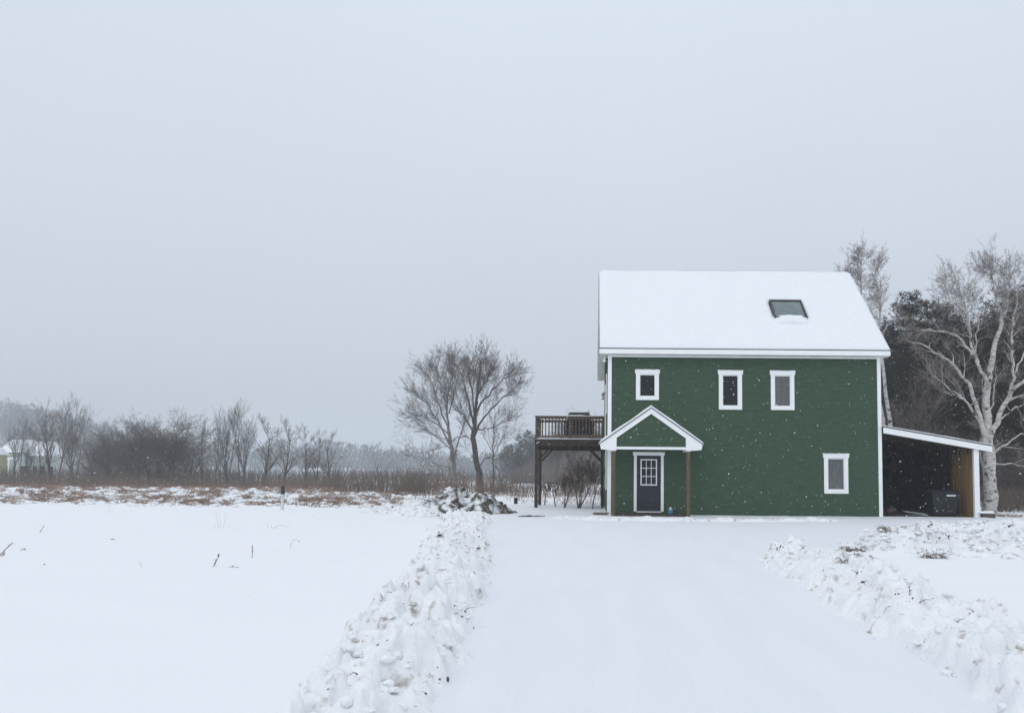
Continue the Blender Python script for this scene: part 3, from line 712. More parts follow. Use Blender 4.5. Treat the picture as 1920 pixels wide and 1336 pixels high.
g = MB(); rg = random.Random(9)
for i in range(9): chunk(g, (11.85 + rg.uniform(-.22, .22), 31.75 + rg.uniform(-.2, .2), .13 + rg.uniform(0, .14)), rg.uniform(.10, .20), rg, .9, 2, 4, .3)
bagm = mat('maroon_bag', (.09, .05, .06), (.05, .03, .035), 5, .6, .3, 20)
tag(g.build('sack', bagm, smooth=True, origin=(11.85, 31.75, 0)), 'crumpled dark maroon sack on the carport floor against the house wall', 'sack')
g = MB(); g.box(15.14, 15.62, 30.85, 31.15, -.03, .17); cbk = tag(g.build('concrete_block', mat('block', (.10, .085, .08), None, 8, .9, .4), origin=(15.4, 31, 0), bevel=.015), 'dark block with a cap of snow beside the foot of the white carport post', 'block')
snow_sheet('snow_cap', strip(15.0, 15.62, 30.85, 31.2, .172, .11, 9), cbk, 14, 8)
# things near the house front
jug = tag(empty('fluid_jug', (3.09, 30.78, 0)), 'blue plastic fluid jug with a pale top on the snow beside the front door', 'jug')
g = MB(); g.lathe([(.082, .0), (.095, .015), (.097, .20), (.085, .225)], (3.09, 30.78, 0), 20); g.build('body', blue, jug, smooth=True)
g = MB(); g.lathe([(.086, .226), (.05, .28), (.024, .30), (.024, .335), (.0, .337)], (3.09, 30.78, 0), 20); g.build('neck', clear, jug, smooth=True)
g = MB(); g.bar((.12, 30.75, .05), (.72, 30.6, .06), .16, .09); g.bar((.2, 30.55, .04), (.6, 30.62, .05), .10, .06)
tag(g.build('plank', deckl, origin=(.4, 30.7, 0), bevel=.02), 'short weathered plank lying in the snow at the left corner of the house', 'plank')
g = MB(); rg = random.Random(2)
for i in range(16): chunk(g, (-2.1 + rg.uniform(-.42, .42), 29.3 + rg.uniform(-.10, .10), .01), rg.uniform(.06, .13), rg, .35, 2, 4, .3)
tag(g.build('earth_clod', soil, smooth=True, origin=(-2.1, 29.3, 0)), 'flat patch of dark wet earth on the snow in front of the deck', 'earth')
pp = gnd(529, 957)
mk = tag(empty('marker_pipe', pp), 'white upright pipe with a black top at the edge of the rough meadow', 'marker post')
z0 = gh(pp.x, pp.y)
g = MB(); g.lathe([(.065, z0 - .1), (.065, z0 + .62)], (pp.x, pp.y, 0), 14); g.build('pipe', mat('pipe_white', (.66, .72, .72), None, 6, .5), mk)
g = MB(); g.lathe([(.08, z0 + .621), (.082, z0 + .78), (.05, z0 + .785), (.05, z0 + .82), (.075, z0 + .83), (.075, z0 + .92), (.04, z0 + .96)], (pp.x, pp.y, 0), 14); g.build('cap', dark, mk)
bxp = gnd(967, 944)
ut = tag(empty('utility_box', bxp), 'small dark utility box standing in the snow left of the deck post', 'utility box')
g = MB(); g.box(bxp.x - .09, bxp.x + .09, bxp.y - .07, bxp.y + .07, -.05, .26); g.build('box', black, ut, bevel=.01)
g = MB(); taper(g, bxp.x, bxp.y, .262, .32, .105, .085, .08, .06); g.build('lid', dark, ut)

# ------------------------------------------------------------------ bare trees
UP = Vector((0, 0, 1))
def rvec(rng): return Vector((rng.gauss(0, 1), rng.gauss(0, 1), rng.gauss(0, 1)))
def grow(tr, cr, p, d, L, r, lvl, rng, P):
    """recursive branch; levels < P['split'] go into the trunk mesh, the rest is crown"""
    mb = tr if lvl < P['split'] else cr
    n = 5 if lvl <= 1 else (3 if lvl < P['max'] else 2)
    pts = [p.copy()]; rad = [r]; dirs = [d.copy()]
    for i in range(n):
        d = (d + rvec(rng) * P['wig'] * (.45 if lvl == 0 else 1) + UP * P['up'] * (1 if lvl < P['max'] else .6)).normalized()
        p = p + d * (L / n); pts.append(p.copy()); rad.append(max(P['rmin'], r * (1 - .72 * (i + 1) / n))); dirs.append(d.copy())
    mb.tube(pts, rad, 6 if lvl == 0 else (4 if lvl < P['split'] else 3), False)
    if lvl < P['max']:
        nc = P['kids'][min(lvl, len(P['kids']) - 1)]
        for k in range(nc):
            t = rng.uniform(P['t0'][min(lvl, len(P['t0']) - 1)], 1) if k else 1.0
            i = min(int(t * n), n - 1); q = pts[i].lerp(pts[i + 1], t * n - i)
            ax = dirs[i + 1].cross(rvec(rng)).normalized(); ang = math.radians(rng.uniform(*P['ang'])) * (.45 if k == 0 else 1)
            nd = Quaternion(ax, ang) @ dirs[i + 1]
            lr = rad[i] + (rad[i + 1] - rad[i]) * (t * n - i)
            grow(tr, cr, q, nd, L * rng.uniform(*P['rat']) * (1.15 - .5 * t if lvl == 0 else 1), max(P['rmin'], lr * rng.uniform(.5, .75)), lvl + 1, rng, P)
PB = dict(max=4, split=2, kids=(9, 6, 5, 3), t0=(.3, .25, .2, .15), ang=(22, 50), rat=(.42, .62), wig=.10, up=.06, rmin=.008)
def tree_obj(name, label, loc, trb, crb, tm, cm, group=None, cat='tree'):
    t = empty(name, loc); tag(t, label, cat, group)
    org = Vector(loc); OFF[t.name] = Vector((0, 0, 0))
    a = trb.build('trunk', tm, t, True); b = crb.build('crown', cm, t, False)
    return t
def make_bare(seed, H, P, name, label, loc, tm=bark, cm=twig, stems=1, spread=.12, group=None):
    rng = random.Random(seed); tr = MB(); cr = MB()
    for s in range(stems):
        d = Vector((rng.gauss(0, spread), rng.gauss(0, spread), 1)).normalized()
        hh = H * (1 if s == 0 else rng.uniform(.7, .95))
        grow(tr, cr, Vector((rng.gauss(0, .12) * (stems > 1), rng.gauss(0, .12) * (stems > 1), -.15)), d, hh * .74, H * .018 * rng.uniform(.8, 1.1) / stems ** .3, 0, rng, P)
    return tree_obj(name, label, loc, tr, cr, tm, cm, group)
def copy_tree(src, loc, rz, sc, label, group=None):
    c = src.copy(); COL.objects.link(c); c.location = loc; c.rotation_euler = (0, 0, rz); c.scale = (sc[0], sc[0], sc[1]); c['label'] = label
    if group: c['group'] = group
    for ch in src.children:
        k = ch.copy(); COL.objects.link(k); k.parent = c
    return c
# hero trees: limbs traced at the tree's own distance, twigs grown from them
def hero(name, label, Y, limbs, seed, tm, lm, cm, P, L0, nk, cat='tree', twigcol=None):
    rng = random.Random(seed); tr = MB(); cr = MB(); base = at(limbs[0][0][0][0], limbs[0][0][0][1], Y); base.z = 0
    for li, (pts, r0, r1, dy, kids) in enumerate(limbs):
        n = len(pts); P3 = []
        for i, (x, y) in enumerate(pts):
            q_ = P.get('fit', (0, 0, 1)); x = q_[0] + (x - q_[0]) * q_[2]; y = q_[1] + (y - q_[1]) * q_[2]
            P3.append(at(x, y, Y + dy[0] + (dy[1] - dy[0]) * i / (n - 1)) - base)
        # resample with slight crookedness
        q = []; rd = []
        for i in range(n - 1):
            for k in range(3):
                t = (i + k / 3) / (n - 1); v = P3[i].lerp(P3[i + 1], k / 3)
                q.append(v + rvec(rng) * .035 * (t > 0)); rd.append(r0 + (r1 - r0) * t ** .8)
        q.append(P3[-1]); rd.append(r1)
        tr.tube(q, rd, 10 if r0 > .12 else 6, False)
        tot = sum((q[i + 1] - q[i]).length for i in range(len(q) - 1))
        for k in range(max(2, int(kids * P.get('kf', .5)))):
            t = 1.0 if k == 0 else 1 - rng.random() ** 1.15 * (1 - nk); i = min(int(t * (len(q) - 1)), len(q) - 2)
            d = (q[i + 1] - q[i]).normalized(); s = q[i].lerp(q[i + 1], t * (len(q) - 1) - i)
            ax = d.cross(rvec(rng)).normalized(); nd = (Quaternion(ax, math.radians(rng.uniform(*P['ang'])) * (.3 if k == 0 else 1)) @ d + UP * P.get('bias', .0)).normalized()
            grow(tr, cr, s, nd, L0 * rng.uniform(.55, 1.1) * (1.1 - .35 * t), max(P['rmin'], min(rd[i] * .45, P.get('rtw', .020))), 1, rng, P)
    t = empty(name, base); tag(t, label, cat); OFF[t.name] = Vector((0, 0, 0))
    tr.build('trunk', tm, t, True); cr.build('crown', cm, t, False)
    return t
PH = dict(max=4, split=1, kids=(0, 7, 4, 3), t0=(.2, .15, .15, .1), ang=(18, 46), rat=(.36, .60), wig=.09, up=.05, rmin=.0052, kf=.62, bias=.12, rtw=.017, fit=(884, 934, .91))
hero('bare_tree', 'tall dark bare tree with a leaning trunk, right one of the pair', 58.2, [
    ([(906, 934), (901, 895), (894, 855), (888, 815), (889, 790)], .25, .17, (0, 0), 3),
    ([(889, 795), (893, 745), (898, 700), (903, 665), (902, 648)], .15, .03, (0, .6), 34),
    ([(890, 805), (905, 775), (925, 750), (948, 728), (968, 706)], .11, .02, (0, -1.2), 34),
    ([(892, 765), (904, 735), (926, 712), (950, 690), (964, 682)], .09, .02, (0, 1.2), 32),
    ([(888, 800), (874, 772), (860, 757), (848, 746)], .08, .02, (0, -.8), 22),
    ([(888, 780), (880, 745), (872, 710), (862, 680), (850, 660)], .10, .02, (0, 1), 32),
    ([(891, 750), (900, 715), (915, 690), (925, 668)], .08, .02, (0, 1.8), 28),
    ([(890, 760), (887, 720), (880, 690), (878, 668)], .07, .02, (0, -1.7), 26),
    ([(900, 868), (910, 853), (924, 848), (936, 856)], .05, .015, (0, -.8), 10),
    ([(889, 815), (872, 806), (854, 808), (838, 822)], .06, .015, (0, -1), 13),
    ([(891, 795), (912, 790), (932, 788), (948, 774)], .06, .015, (0, .9), 15),
], 11, bark, bark, twig, PH, 1.75, .3)
hero('bare_tree', 'pale grey bare tree, left one of the pair left of the deck', 66, [
    ([(852, 926), (850, 890), (847, 855), (842, 820), (838, 790)], .21, .13, (0, 0), 3),
    ([(838, 790), (835, 755), (838, 715), (845, 688), (848, 668)], .11, .02, (0, .8), 34),
    ([(843, 828), (826, 795), (810, 765), (795, 738), (768, 718)], .10, .02, (0, -1), 36),
    ([(839, 795), (826, 762), (816, 732), (806, 702), (796, 680)], .09, .02, (0, 1.2), 34),
    ([(837, 775), (831, 735), (824, 700), (814, 678)], .07, .02, (0, -1.6), 28),
    ([(849, 855), (857, 822), (864, 800), (872, 778), (874, 750)], .08, .02, (0, -.8), 22),
    ([(839, 760), (848, 725), (856, 695), (862, 672)], .07, .02, (0, 1.5), 26),
    ([(845, 835), (825, 818), (805, 800), (790, 790)], .06, .015, (0, 1), 22),
    ([(841, 805), (812, 780), (790, 768), (772, 765)], .06, .015, (0, -1.4), 22),
    ([(848, 872), (825, 866), (803, 868), (786, 853), (772, 848)], .06, .015, (0, -1), 14),
    ([(847, 880), (832, 876), (820, 868)], .04, .012, (0, 1), 7),
], 12, palebark, palebark, paletwig, dict(PH, fit=(866, 928, .91)), 1.95, .25)
hero('bare_tree', 'slender young bare tree just right of the dark leaning tree', 58.5, [
    ([(930, 930), (930, 880), (928, 840), (929, 800), (932, 765)], .075, .02, (0, 0), 26),
    ([(929, 850), (940, 825), (952, 805), (965, 795)], .03, .01, (0, .6), 10),
    ([(929, 840), (915, 815), (905, 800)], .03, .01, (0, -.6), 9)], 13, bark, bark, twig, dict(PH, kids=(0, 4, 3, 3)), 1.2, .3)
PBI = dict(max=4, split=2, rtw=.028, kids=(0, 4, 4, 4), t0=(.2, .15, .12, .1), ang=(20, 55), rat=(.5, .75), wig=.16, up=.02, rmin=.0052, bias=.15)
hero('birch_tree', 'big many-stemmed birch beside the carport roof end', 34.5, [
    ([(1857, 968), (1856, 930), (1856, 890), (1855, 850), (1850, 812)], .30, .24, (0, 0), 2),
    ([(1851, 815), (1849, 770), (1851, 720), (1855, 680), (1863, 640), (1875, 600), (1880, 572)], .20, .07, (0, .4), 10),
    ([(1880, 575), (1872, 545), (1863, 510), (1856, 488)], .065, .015, (.4, .7), 40),
    ([(1878, 590), (1888, 555), (1894, 525), (1894, 495)], .06, .015, (.4, 0), 42),
    ([(1851, 818), (1838, 782), (1828, 745), (1815, 708), (1795, 680), (1765, 655), (1737, 636), (1710, 624), (1697, 622)], .12, .02, (0, -.8), 20),
    ([(1843, 795), (1818, 752), (1795, 728), (1768, 708), (1748, 692)], .06, .015, (0, -1.5), 16),
    ([(1838, 780), (1812, 745), (1788, 730), (1765, 722)], .05, .012, (0, .8), 12),
    ([(1851, 710), (1840, 682), (1824, 648), (1800, 620), (1772, 604), (1745, 600), (1722, 601)], .09, .02, (0, -1), 18),
    ([(1833, 665), (1822, 630), (1817, 590), (1808, 555), (1795, 525), (1785, 505)], .07, .015, (0, .7), 46),
    ([(1818, 600), (1803, 572), (1786, 548), (1768, 525)], .04, .012, (.4, -.3), 26),
    ([(1827, 648), (1830, 610), (1835, 580), (1832, 550)], .035, .012, (0, 1.5), 20),
    ([(1853, 818), (1868, 782), (1888, 742), (1908, 712), (1932, 690), (1955, 655)], .14, .04, (0, -.8), 12),
    ([(1866, 790), (1884, 768), (1905, 752), (1930, 745)], .06, .02, (0, .7), 8),
    ([(1857, 848), (1880, 830), (1908, 812), (1940, 800)], .07, .02, (0, -1.2), 9),
    ([(1851, 790), (1860, 745), (1865, 705), (1868, 672)], .05, .012, (0, 1.4), 8),
    ([(1893, 735), (1905, 695), (1902, 650), (1899, 605), (1908, 560), (1912, 520)], .08, .015, (-.2, .4), 40),
    ([(1903, 690), (1920, 660), (1930, 620), (1932, 570)], .05, .015, (0, .8), 26),
    ([(1860, 868), (1885, 862), (1912, 866), (1935, 872)], .04, .012, (0, -.8), 8),
    ([(1856, 945), (1850, 890), (1838, 850), (1836, 820)], .07, .03, (.5, .8), 3),
], 14, birchb, birchlimb, birchtwig, dict(PBI, kf=.46, rmin=.0042, kids=(0, 6, 4, 3), rat=(.38, .62), fit=(1857, 968, .95)), 1.25, .25)
hero('birch_tree', 'slim twin-stemmed birch rising behind the right end of the house roof', 43.5, [
    ([(1672, 940), (1672, 850), (1668, 780), (1657, 700), (1653, 640), (1652, 600), (1648, 550), (1642, 505), (1641, 482)], .15, .02, (0, 0), 70),
    ([(1672, 900), (1655, 780), (1640, 680), (1622, 600), (1613, 545), (1611, 500), (1612, 468)], .11, .015, (0, .8), 60),
    ([(1655, 605), (1670, 590), (1688, 578)], .03, .01, (0, -.4), 8),
    ([(1612, 540), (1600, 515), (1588, 500)], .03, .01, (0, .4), 12),
], 15, birchb, birchlimb, birchtwig, dict(PBI, rmin=.005, up=.05, kf=.5, kids=(0, 6, 4, 3), rat=(.38, .62), fit=(1672, 940, .95)), 1.15, .45)
# background bare trees
POOL = []
def nextloc(px, Y): q = at(px, 880, Y); return Vector((q.x, q.y, gh(q.x, q.y)))
SRC = {}
SRC['wide'] = (8.5, dict(PB, kids=(11, 6, 5, 4)), 1, 21)
SRC['thin'] = (8.5, dict(PB, ang=(16, 36), kids=(8, 5, 4, 3), up=.10), 3, 22)
SRC['dense'] = (7.0, dict(PB, kids=(13, 7, 5, 4), t0=(.08, .15, .15, .1), ang=(25, 62)), 2, 23)
SRC['oval'] = (8.0, dict(PB, kids=(14, 5, 5, 4), t0=(.18, .2, .2, .1), ang=(25, 48), rat=(.34, .5)), 1, 24)
FIRST = {}
def place(kind, px, Y, ytop, label, wfac=1.0, rz=None, group=None):
    loc = nextloc(px, Y); top = at(px, ytop, Y).z; H0, P, st, seed = SRC[kind]
    if kind not in FIRST:
        t = make_bare(seed, H0, dict(P, rmin=.0075), 'bare_tree', label, loc, stems=st, spread=.10 if st > 1 else .03, group=group)
        FIRST[kind] = (t, max(v.co.z for ch in t.children for v in ch.data.vertices)); t.scale = (1, 1, 1); o = t
    src, h = FIRST[kind]; k = (top - loc.z) / h * 1.07
    if src['label'] == label:
        src.scale = (k * wfac, k * wfac, k); return src
    return copy_tree(src, loc, rz if rz is not None else (px * 1.7) % 6.28, (k * wfac, k), label, group)
place('thin', 100, 84, 742, 'tall bare tree with forked rising stems before the distant snow-roofed house')
place('thin', 140, 88, 764, 'bare tree right beside the tall forked tree near the distant house', .9)
place('thin', 52, 92, 800, 'thin bare tree directly before the left end of the distant house', .7, 1.1)
place('oval', 78, 94, 806, 'small bare tree before the right end of the distant house', .9, 2.9)
place('wide', 200, 80, 788, 'leftmost rounded tree of the dense bare clump right of the distant house', 1.1)
place('dense', 232, 82, 784, 'dense bushy bare tree, second from left in the dark clump', 1.2)
place('dense', 262, 80, 778, 'thick twiggy bare tree left of the middle in the dark clump', 1.35, 2.7)
place('dense', 308, 77, 772, 'thick twiggy bare tree right of the middle in the dark clump', 1.3, 4.4)
place('dense', 205, 83, 800, 'low thick bare tree near the left end of the dark clump', 1.4, 5.6)
place('dense', 285, 78, 770, 'dense dark bare tree in the middle of the clump', 1.3)
place('wide', 322, 76, 768, 'broad bare tree with a pale snow-lined limb at the right of the clump', 1.25)
place('dense', 180, 84, 806, 'low bushy bare tree at the left foot of the dark clump', 1.3)
place('dense', 352, 80, 782, 'rounded bare tree closing the right end of the dark clump', 1.1)
place('thin', 30, 100, 778, 'thin bare tree over the distant yellow shed', .7)
place('oval', 380, 84, 786, 'slim bare tree just right of the dark clump', .45)
place('oval', 404, 88, 784, 'second slim bare tree right of the dark clump', .5)
place('thin', 428, 80, 754, 'tall crooked bare tree, left of the two tallest in the middle of the tree line', .75)
place('thin', 456, 80, 758, 'tall crooked bare tree, right of the two tallest in the middle of the tree line', .85, 4.0)
place('oval', 496, 82, 781, 'rounded bare tree with a forked base between the tall trees and the marker pipe', 1.1)
place('oval', 533, 80, 785, 'bare tree directly above the white marker pipe', .95, 2.2)
place('oval', 572, 82, 798, 'bare tree just right of the marker pipe', .95, 1.0)
place('oval', 594, 86, 806, 'small bare tree squeezed between its neighbours right of the marker pipe', .85, 3.3)
place('oval', 620, 84, 809, 'last small bare tree at the right end of the tree line', 1.0, 5.1)
GB = 'bare trees behind the deck'
for i, (px, Y, yt, kd) in enumerate([(1035, 122, 800, 'dense'), (1062, 118, 778, 'dense'), (1086, 116, 770, 'wide'), (1112, 120, 778, 'dense'), (1020, 130, 812, 'wide'), (1135, 118, 775, 'dense'), (1095, 128, 790, 'dense'), (1048, 134, 800, 'wide')]):
    place(kd, px, Y, yt, 'hazy brown bare tree among the woods seen past the deck', 1.3, i * 1.3, GB)
# pines
def make_pine(seed, H, name, label, loc, W=.30):
    rng = random.Random(seed); tr = MB(); cr = MB()
    tr.tube([Vector((0, 0, -.2)), Vector((.05, 0, H * .5)), Vector((0, .05, H * .97))], [H * .016, H * .011, .02], 7)
    z = H * .12
    while z < H * .98:
        u = z / H; R = H * W * (math.sin(min(1, (1 - u) * 1.5 + .06) * 1.5708) ** .8) * rng.uniform(.75, 1.15)
        for k in range(rng.randint(4, 6)):
            a = rng.uniform(0, 6.28); L = R * rng.uniform(.6, 1.15); e = rng.uniform(.0, .45)
            d = Vector((math.cos(a), math.sin(a), e)).normalized(); s = Vector((0, 0, z))
            mid = s + d * L * .5 + Vector((0, 0, -.06 * L)); tip = s + d * L + Vector((0, 0, .10 * L))
            tr.tube([s, mid, tip], [.035, .02, .008], 3, False)
            for c in range(int(8 + L * 11)):
                t = rng.uniform(.25, 1.03); b = s.lerp(mid, t * 2) if t < .5 else mid.lerp(tip, t * 2 - 1)
                b = b + Vector((rng.gauss(0, .16), rng.gauss(0, .16), rng.gauss(0.03, .10))) * (1 + L * .1)
                for m_ in range(8):
                    nd = (rvec(rng) + UP * .5).normalized(); l = rng.uniform(.14, .32); sd_ = nd.cross(rvec(rng)).normalized() * rng.uniform(.012, .022)
                    n = len(cr.v); q = b + nd * l
                    cr.v += [tuple(b - sd_), tuple(b + sd_), tuple(q)]; cr.f.append((n, n + 1, n + 2))
        z += rng.uniform(.26, .5)
    t = empty(name, loc); tag(t, label, 'pine tree'); OFF[t.name] = Vector((0, 0, 0))
    tr.build('trunk', pinetr, t, True); cr.build('crown', needle, t)
    return t
PG = 'pines in the dark wood behind the carport'
pines = [(1712, 50, 552, 1.0, 'dark pine with a ragged rounded top nearest the house roof'),
         (1745, 54, 566, 1.0, 'dark pine directly right of the ragged round-topped pine'), (1782, 55, 578, .9, 'dark pine behind the left limbs of the big birch'),
         (1908, 50, 548, 1.1, 'tall dark pine behind the right limbs of the big birch at the photo edge'),
         (1880, 54, 590, .9, 'dark pine between the birch trunk and the tall pine at the right edge'), (1668, 60, 612, 1.2, None), (1695, 62, 604, 1.2, None), (1815, 57, 606, 1.0, None), (1845, 58, 612, 1.0, None),
         (1950, 48, 535, 1.1, None), (1725, 60, 620, 1.3, None), (1770, 61, 618, 1.3, None), (1830, 63, 615, 1.3, None), (1640, 64, 625, 1.2, None), (1990, 52, 560, 1.2, None), (1870, 62, 600, 1.3, None), (1920, 60, 590, 1.3, None)]
psrc = [make_pine(31, 11, 'pine_tree', pines[0][4], nextloc(1712, 50)), make_pine(32, 11, 'pine_tree', pines[1][4], nextloc(1745, 54), .34)]
for i, (px, Y, yt, wf, lb) in enumerate(pines):
    loc = nextloc(px, Y); k = (at(px, yt, Y).z) / 11.0
    if i < 2: psrc[i].scale = (k * wf, k * wf, k)
    else: copy_tree(psrc[i % 2], loc, i * 2.1, (k * wf, k), lb or 'dark pine filling the shaded back row of the wood behind the carport', None if lb else PG)
ev = [(972, 165, 812), (988, 160, 806), (1003, 165, 815), (958, 175, 830)]
for i, (px, Y, yt) in enumerate(ev):
    copy_tree(psrc[i % 2], nextloc(px, Y), i * 1.1, ((at(px, yt, Y).z) / 11 * .75, (at(px, yt, Y).z) / 11), 'hazy grey evergreen in the clump just left of the deck post', 'hazy evergreens left of the deck')
# understorey bare saplings right of the house
for i, (px, Y, yt, kd, lb) in enumerate([(1700, 46, 690, 'thin', 'bushy pale sapling behind the upper end of the carport roof'), (1735, 47, 735, 'dense', 'low twiggy sapling behind the middle of the carport roof'),
                                         (1905, 42, 800, 'dense', 'tangled snowy bush right of the big birch trunk'), (1880, 45, 850, 'dense', 'small snowy bush close behind the big birch trunk')]):
    copy_tree(FIRST[kd][0], nextloc(px, Y), i * 2.0, (at(px, yt, Y).z / FIRST[kd][1] * 1.3, at(px, yt, Y).z / FIRST[kd][1]), lb)
# shrubs seen under the deck
def shrub(px, py, h, seed, label, stems, leaves=120, spread=.35):
    rng = random.Random(seed); loc = gnd(px, py); tr = MB(); cr = MB(); lf = MB()
    P = dict(max=4, split=1, kids=(7, 5, 4, 3), t0=(.35, .3, .2, .2), ang=(18, 50), rat=(.4, .62), wig=.14, up=.06, rmin=.005)
    for s in range(stems):
        d = Vector((rng.gauss(0, spread), rng.gauss(0, spread), 1)).normalized()
        grow(tr, cr, Vector((rng.gauss(0, .03), 0, -.05)), d, h * .72, .036, 0, rng, P)
    for i in range(leaves):
        q = Vector(rng.choice(cr.v)); u = rvec(rng) * .02; v_ = rvec(rng) * .02; n = len(lf.v); lf.v += [tuple(q), tuple(q + u), tuple(q + u + v_)]; lf.f.append((n, n + 1, n + 2))
    t = empty('shrub', loc); tag(t, label, 'shrub'); OFF[t.name] = Vector((0, 0, 0))
    tr.build('stem', bark, t, True); cr.build('twigs', bark, t); tag(lf.build('leaves', berry, t), kind='stuff')
shrub(1058, 951, 1.7, 1, 'small forked shrub with russet leaves, leftmost of the three under the deck', 2, 420)
shrub(1085, 952, 2.3, 2, 'broad many-stemmed bare shrub in the middle under the deck', 4, 260, .22)
shrub(1112, 953, 2.1, 3, 'single-stemmed bare shrub nearest the house under the deck', 1, 380)
shrub(1022, 946, 1.1, 4, 'tiny bare sapling just right of the deck post', 1, 10, .05)
shrub(1041, 948, 1.2, 5, 'thin straight bare sapling under the left half of the deck', 1, 10, .05)

# ------------------------------------------------------------------ brush, grass, thicket (stuff)
def stems(name, n, region, h, r, m, seed, curve=.25, clump=None, keep=None, lean=.18, nseg=2):
    rng = random.Random(seed); mb = MB(); c = 0
    while c < n:
        x, y = region(rng)
        if keep and not keep(x, y, rng): c += .02; continue
        z = gh(x, y) - .03; hh = h(x, y, rng); d = Vector((rng.gauss(0, lean), rng.gauss(0, lean), 1)); p = Vector((x, y, z))
        q = p + d * hh * .55; t = q + (d + Vector((rng.gauss(0, curve), rng.gauss(0, curve), -curve * .5))) * hh * .45
        rr = r * rng.uniform(.6, 1.4)
        mb.tube([p, q, t], [rr, rr * .8, rr * .4], 3, False); c += 1
        if rng.random() < .6:
            e = q + Vector((rng.gauss(0, .3), rng.gauss(0, .3), .5)) * hh * .4; mb.tube([q, e], [rr * .7, rr * .3], 3, False)
    return tag(mb.build(name, m), kind='stuff')
def trap(xa, xb, ya, yb):                              # region widening with distance
    def f(rng):
        y = ya + (yb - ya) * rng.random(); k = y / ya; px = rng.uniform(xa, xb)
        return ((px - PPX) / F * y, y)
    return f
def hg(lo, hi, sc=.28, o=1):                          # clumped heights with gaps
    return lambda x, y, g: g.triangular(lo, hi, lo + .25 * (hi - lo)) * (.30 + 1.5 * max(0, .5 + 1.1 * noise.noise(Vector((x * sc, y * .12, o)))))
nzk = lambda s, th, o: (lambda x, y, rng: noise.noise(Vector((x * s, y * s, o))) + rng.uniform(-.15, .15) > th)
stems('brush', 4600, trap(-60, 640, 60, 84), hg(.3, 1.3), .013, brushm, 1, keep=nzk(.3, .0, 1))
stems('red_brush', 3400, trap(-40, 650, 56, 74), hg(.2, 1.1, .4, 3), .011, brushr, 2, keep=nzk(.28, .05, 4))
stems('brush', 2200, trap(640, 1140, 52, 84), hg(.3, 2.0, .35, 5), .012, brushm, 3, keep=nzk(.35, .22, 7))
stems('red_brush', 1600, trap(740, 1160, 50, 66), hg(.25, 1.4, .4, 6), .010, brushr, 4, keep=nzk(.35, .2, 9))
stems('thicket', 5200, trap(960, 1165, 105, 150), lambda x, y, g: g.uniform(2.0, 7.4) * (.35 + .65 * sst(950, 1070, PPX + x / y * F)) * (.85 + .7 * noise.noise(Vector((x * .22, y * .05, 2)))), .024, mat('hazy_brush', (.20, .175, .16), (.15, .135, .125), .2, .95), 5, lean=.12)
stems('thicket', 6500, trap(1630, 2050, 50, 70), lambda x, y, g: g.uniform(1.2, 5.6), .013, thick, 6, lean=.14)
stems('brush', 2200, trap(1840, 1990, 36, 46), lambda x, y, g: g.uniform(.3, 1.3), .010, brushm, 12, lean=.3)
def tuft_keep(x, y, rng):
    if x > -3.5 - .0 * y: return False
    e = sst(34.2, 37.5, y + 1.5 * noise.noise(Vector((x * .2, 0, 8))))
    return rng.random() < e and noise.noise(Vector((x * 1.9, y * 1.1, 11))) + .6 * noise.noise(Vector((x * .4, y * .4, 2))) + rng.uniform(-.1, .1) > .20
stems('dry_grass', 17000, trap(-60, 760, 34, 54), lambda x, y, g: g.uniform(.06, .30), .012, grassd, 7, curve=.9, keep=tuft_keep, lean=.75)
stems('dry_grass', 1600, trap(640, 1130, 40, 54), lambda x, y, g: g.uniform(.08, .4), .007, grassd, 8, curve=.6, keep=nzk(.5, .1, 3), lean=.4)
def meadow_lumps():
    rng = random.Random(77); mb = MB(); c = 0
    while c < 900:
        x, y = trap(-60, 800, 34.5, 54)(rng)
        if x > -4.5 or noise.noise(Vector((x * .6, y * .6, 31))) < -.1: c += .1; continue
        r = rng.uniform(.05, .22); chunk(mb, (x, y, gh(x, y) + r * .1), r, rng, .55, 2, 3, .5); c += 1
    tag(mb.build('snow_tussocks', snow, smooth=True), kind='stuff')
meadow_lumps()
# far woods: hazy mass of small bare crowns
def far_wood(name, n, xa, xb, ya, yb, hfun, seed):
    rng = random.Random(seed); mb = MB()
    for i in range(n):
        y = rng.uniform(ya, yb); px = rng.uniform(xa, xb); x = (px - PPX) / F * y; b = hfun(px, y); z0 = b[0]; H = b[1] * rng.uniform(.75, 1.12)
        W = H * rng.uniform(.22, .38)
        mb.tube([Vector((x, y, z0 - .5)), Vector((x, y, z0 + H * .8))], [.14, .05], 3, False)
        for k in range(95):
            a = rng.uniform(0, 6.28); u = rng.random(); rr = W * math.sin(math.pi * (.12 + .85 * u)) * math.sqrt(rng.random())
            p = Vector((x + math.cos(a) * rr, y + math.sin(a) * rr, z0 + H * (.15 + .8 * u)))
            d = (Vector((math.cos(a) * .7, math.sin(a) * .7, 1.2)) + rvec(rng) * .3).normalized() * rng.uniform(.6, 1.6)
            s = d.cross(rvec(rng))  .normalized() * .17; m_ = len(mb.v)
            mb.v += [tuple(p - s), tuple(p + s), tuple(p + d)]; mb.f.append((m_, m_ + 1, m_ + 2))
    return tag(mb.build(name, farm), kind='stuff')
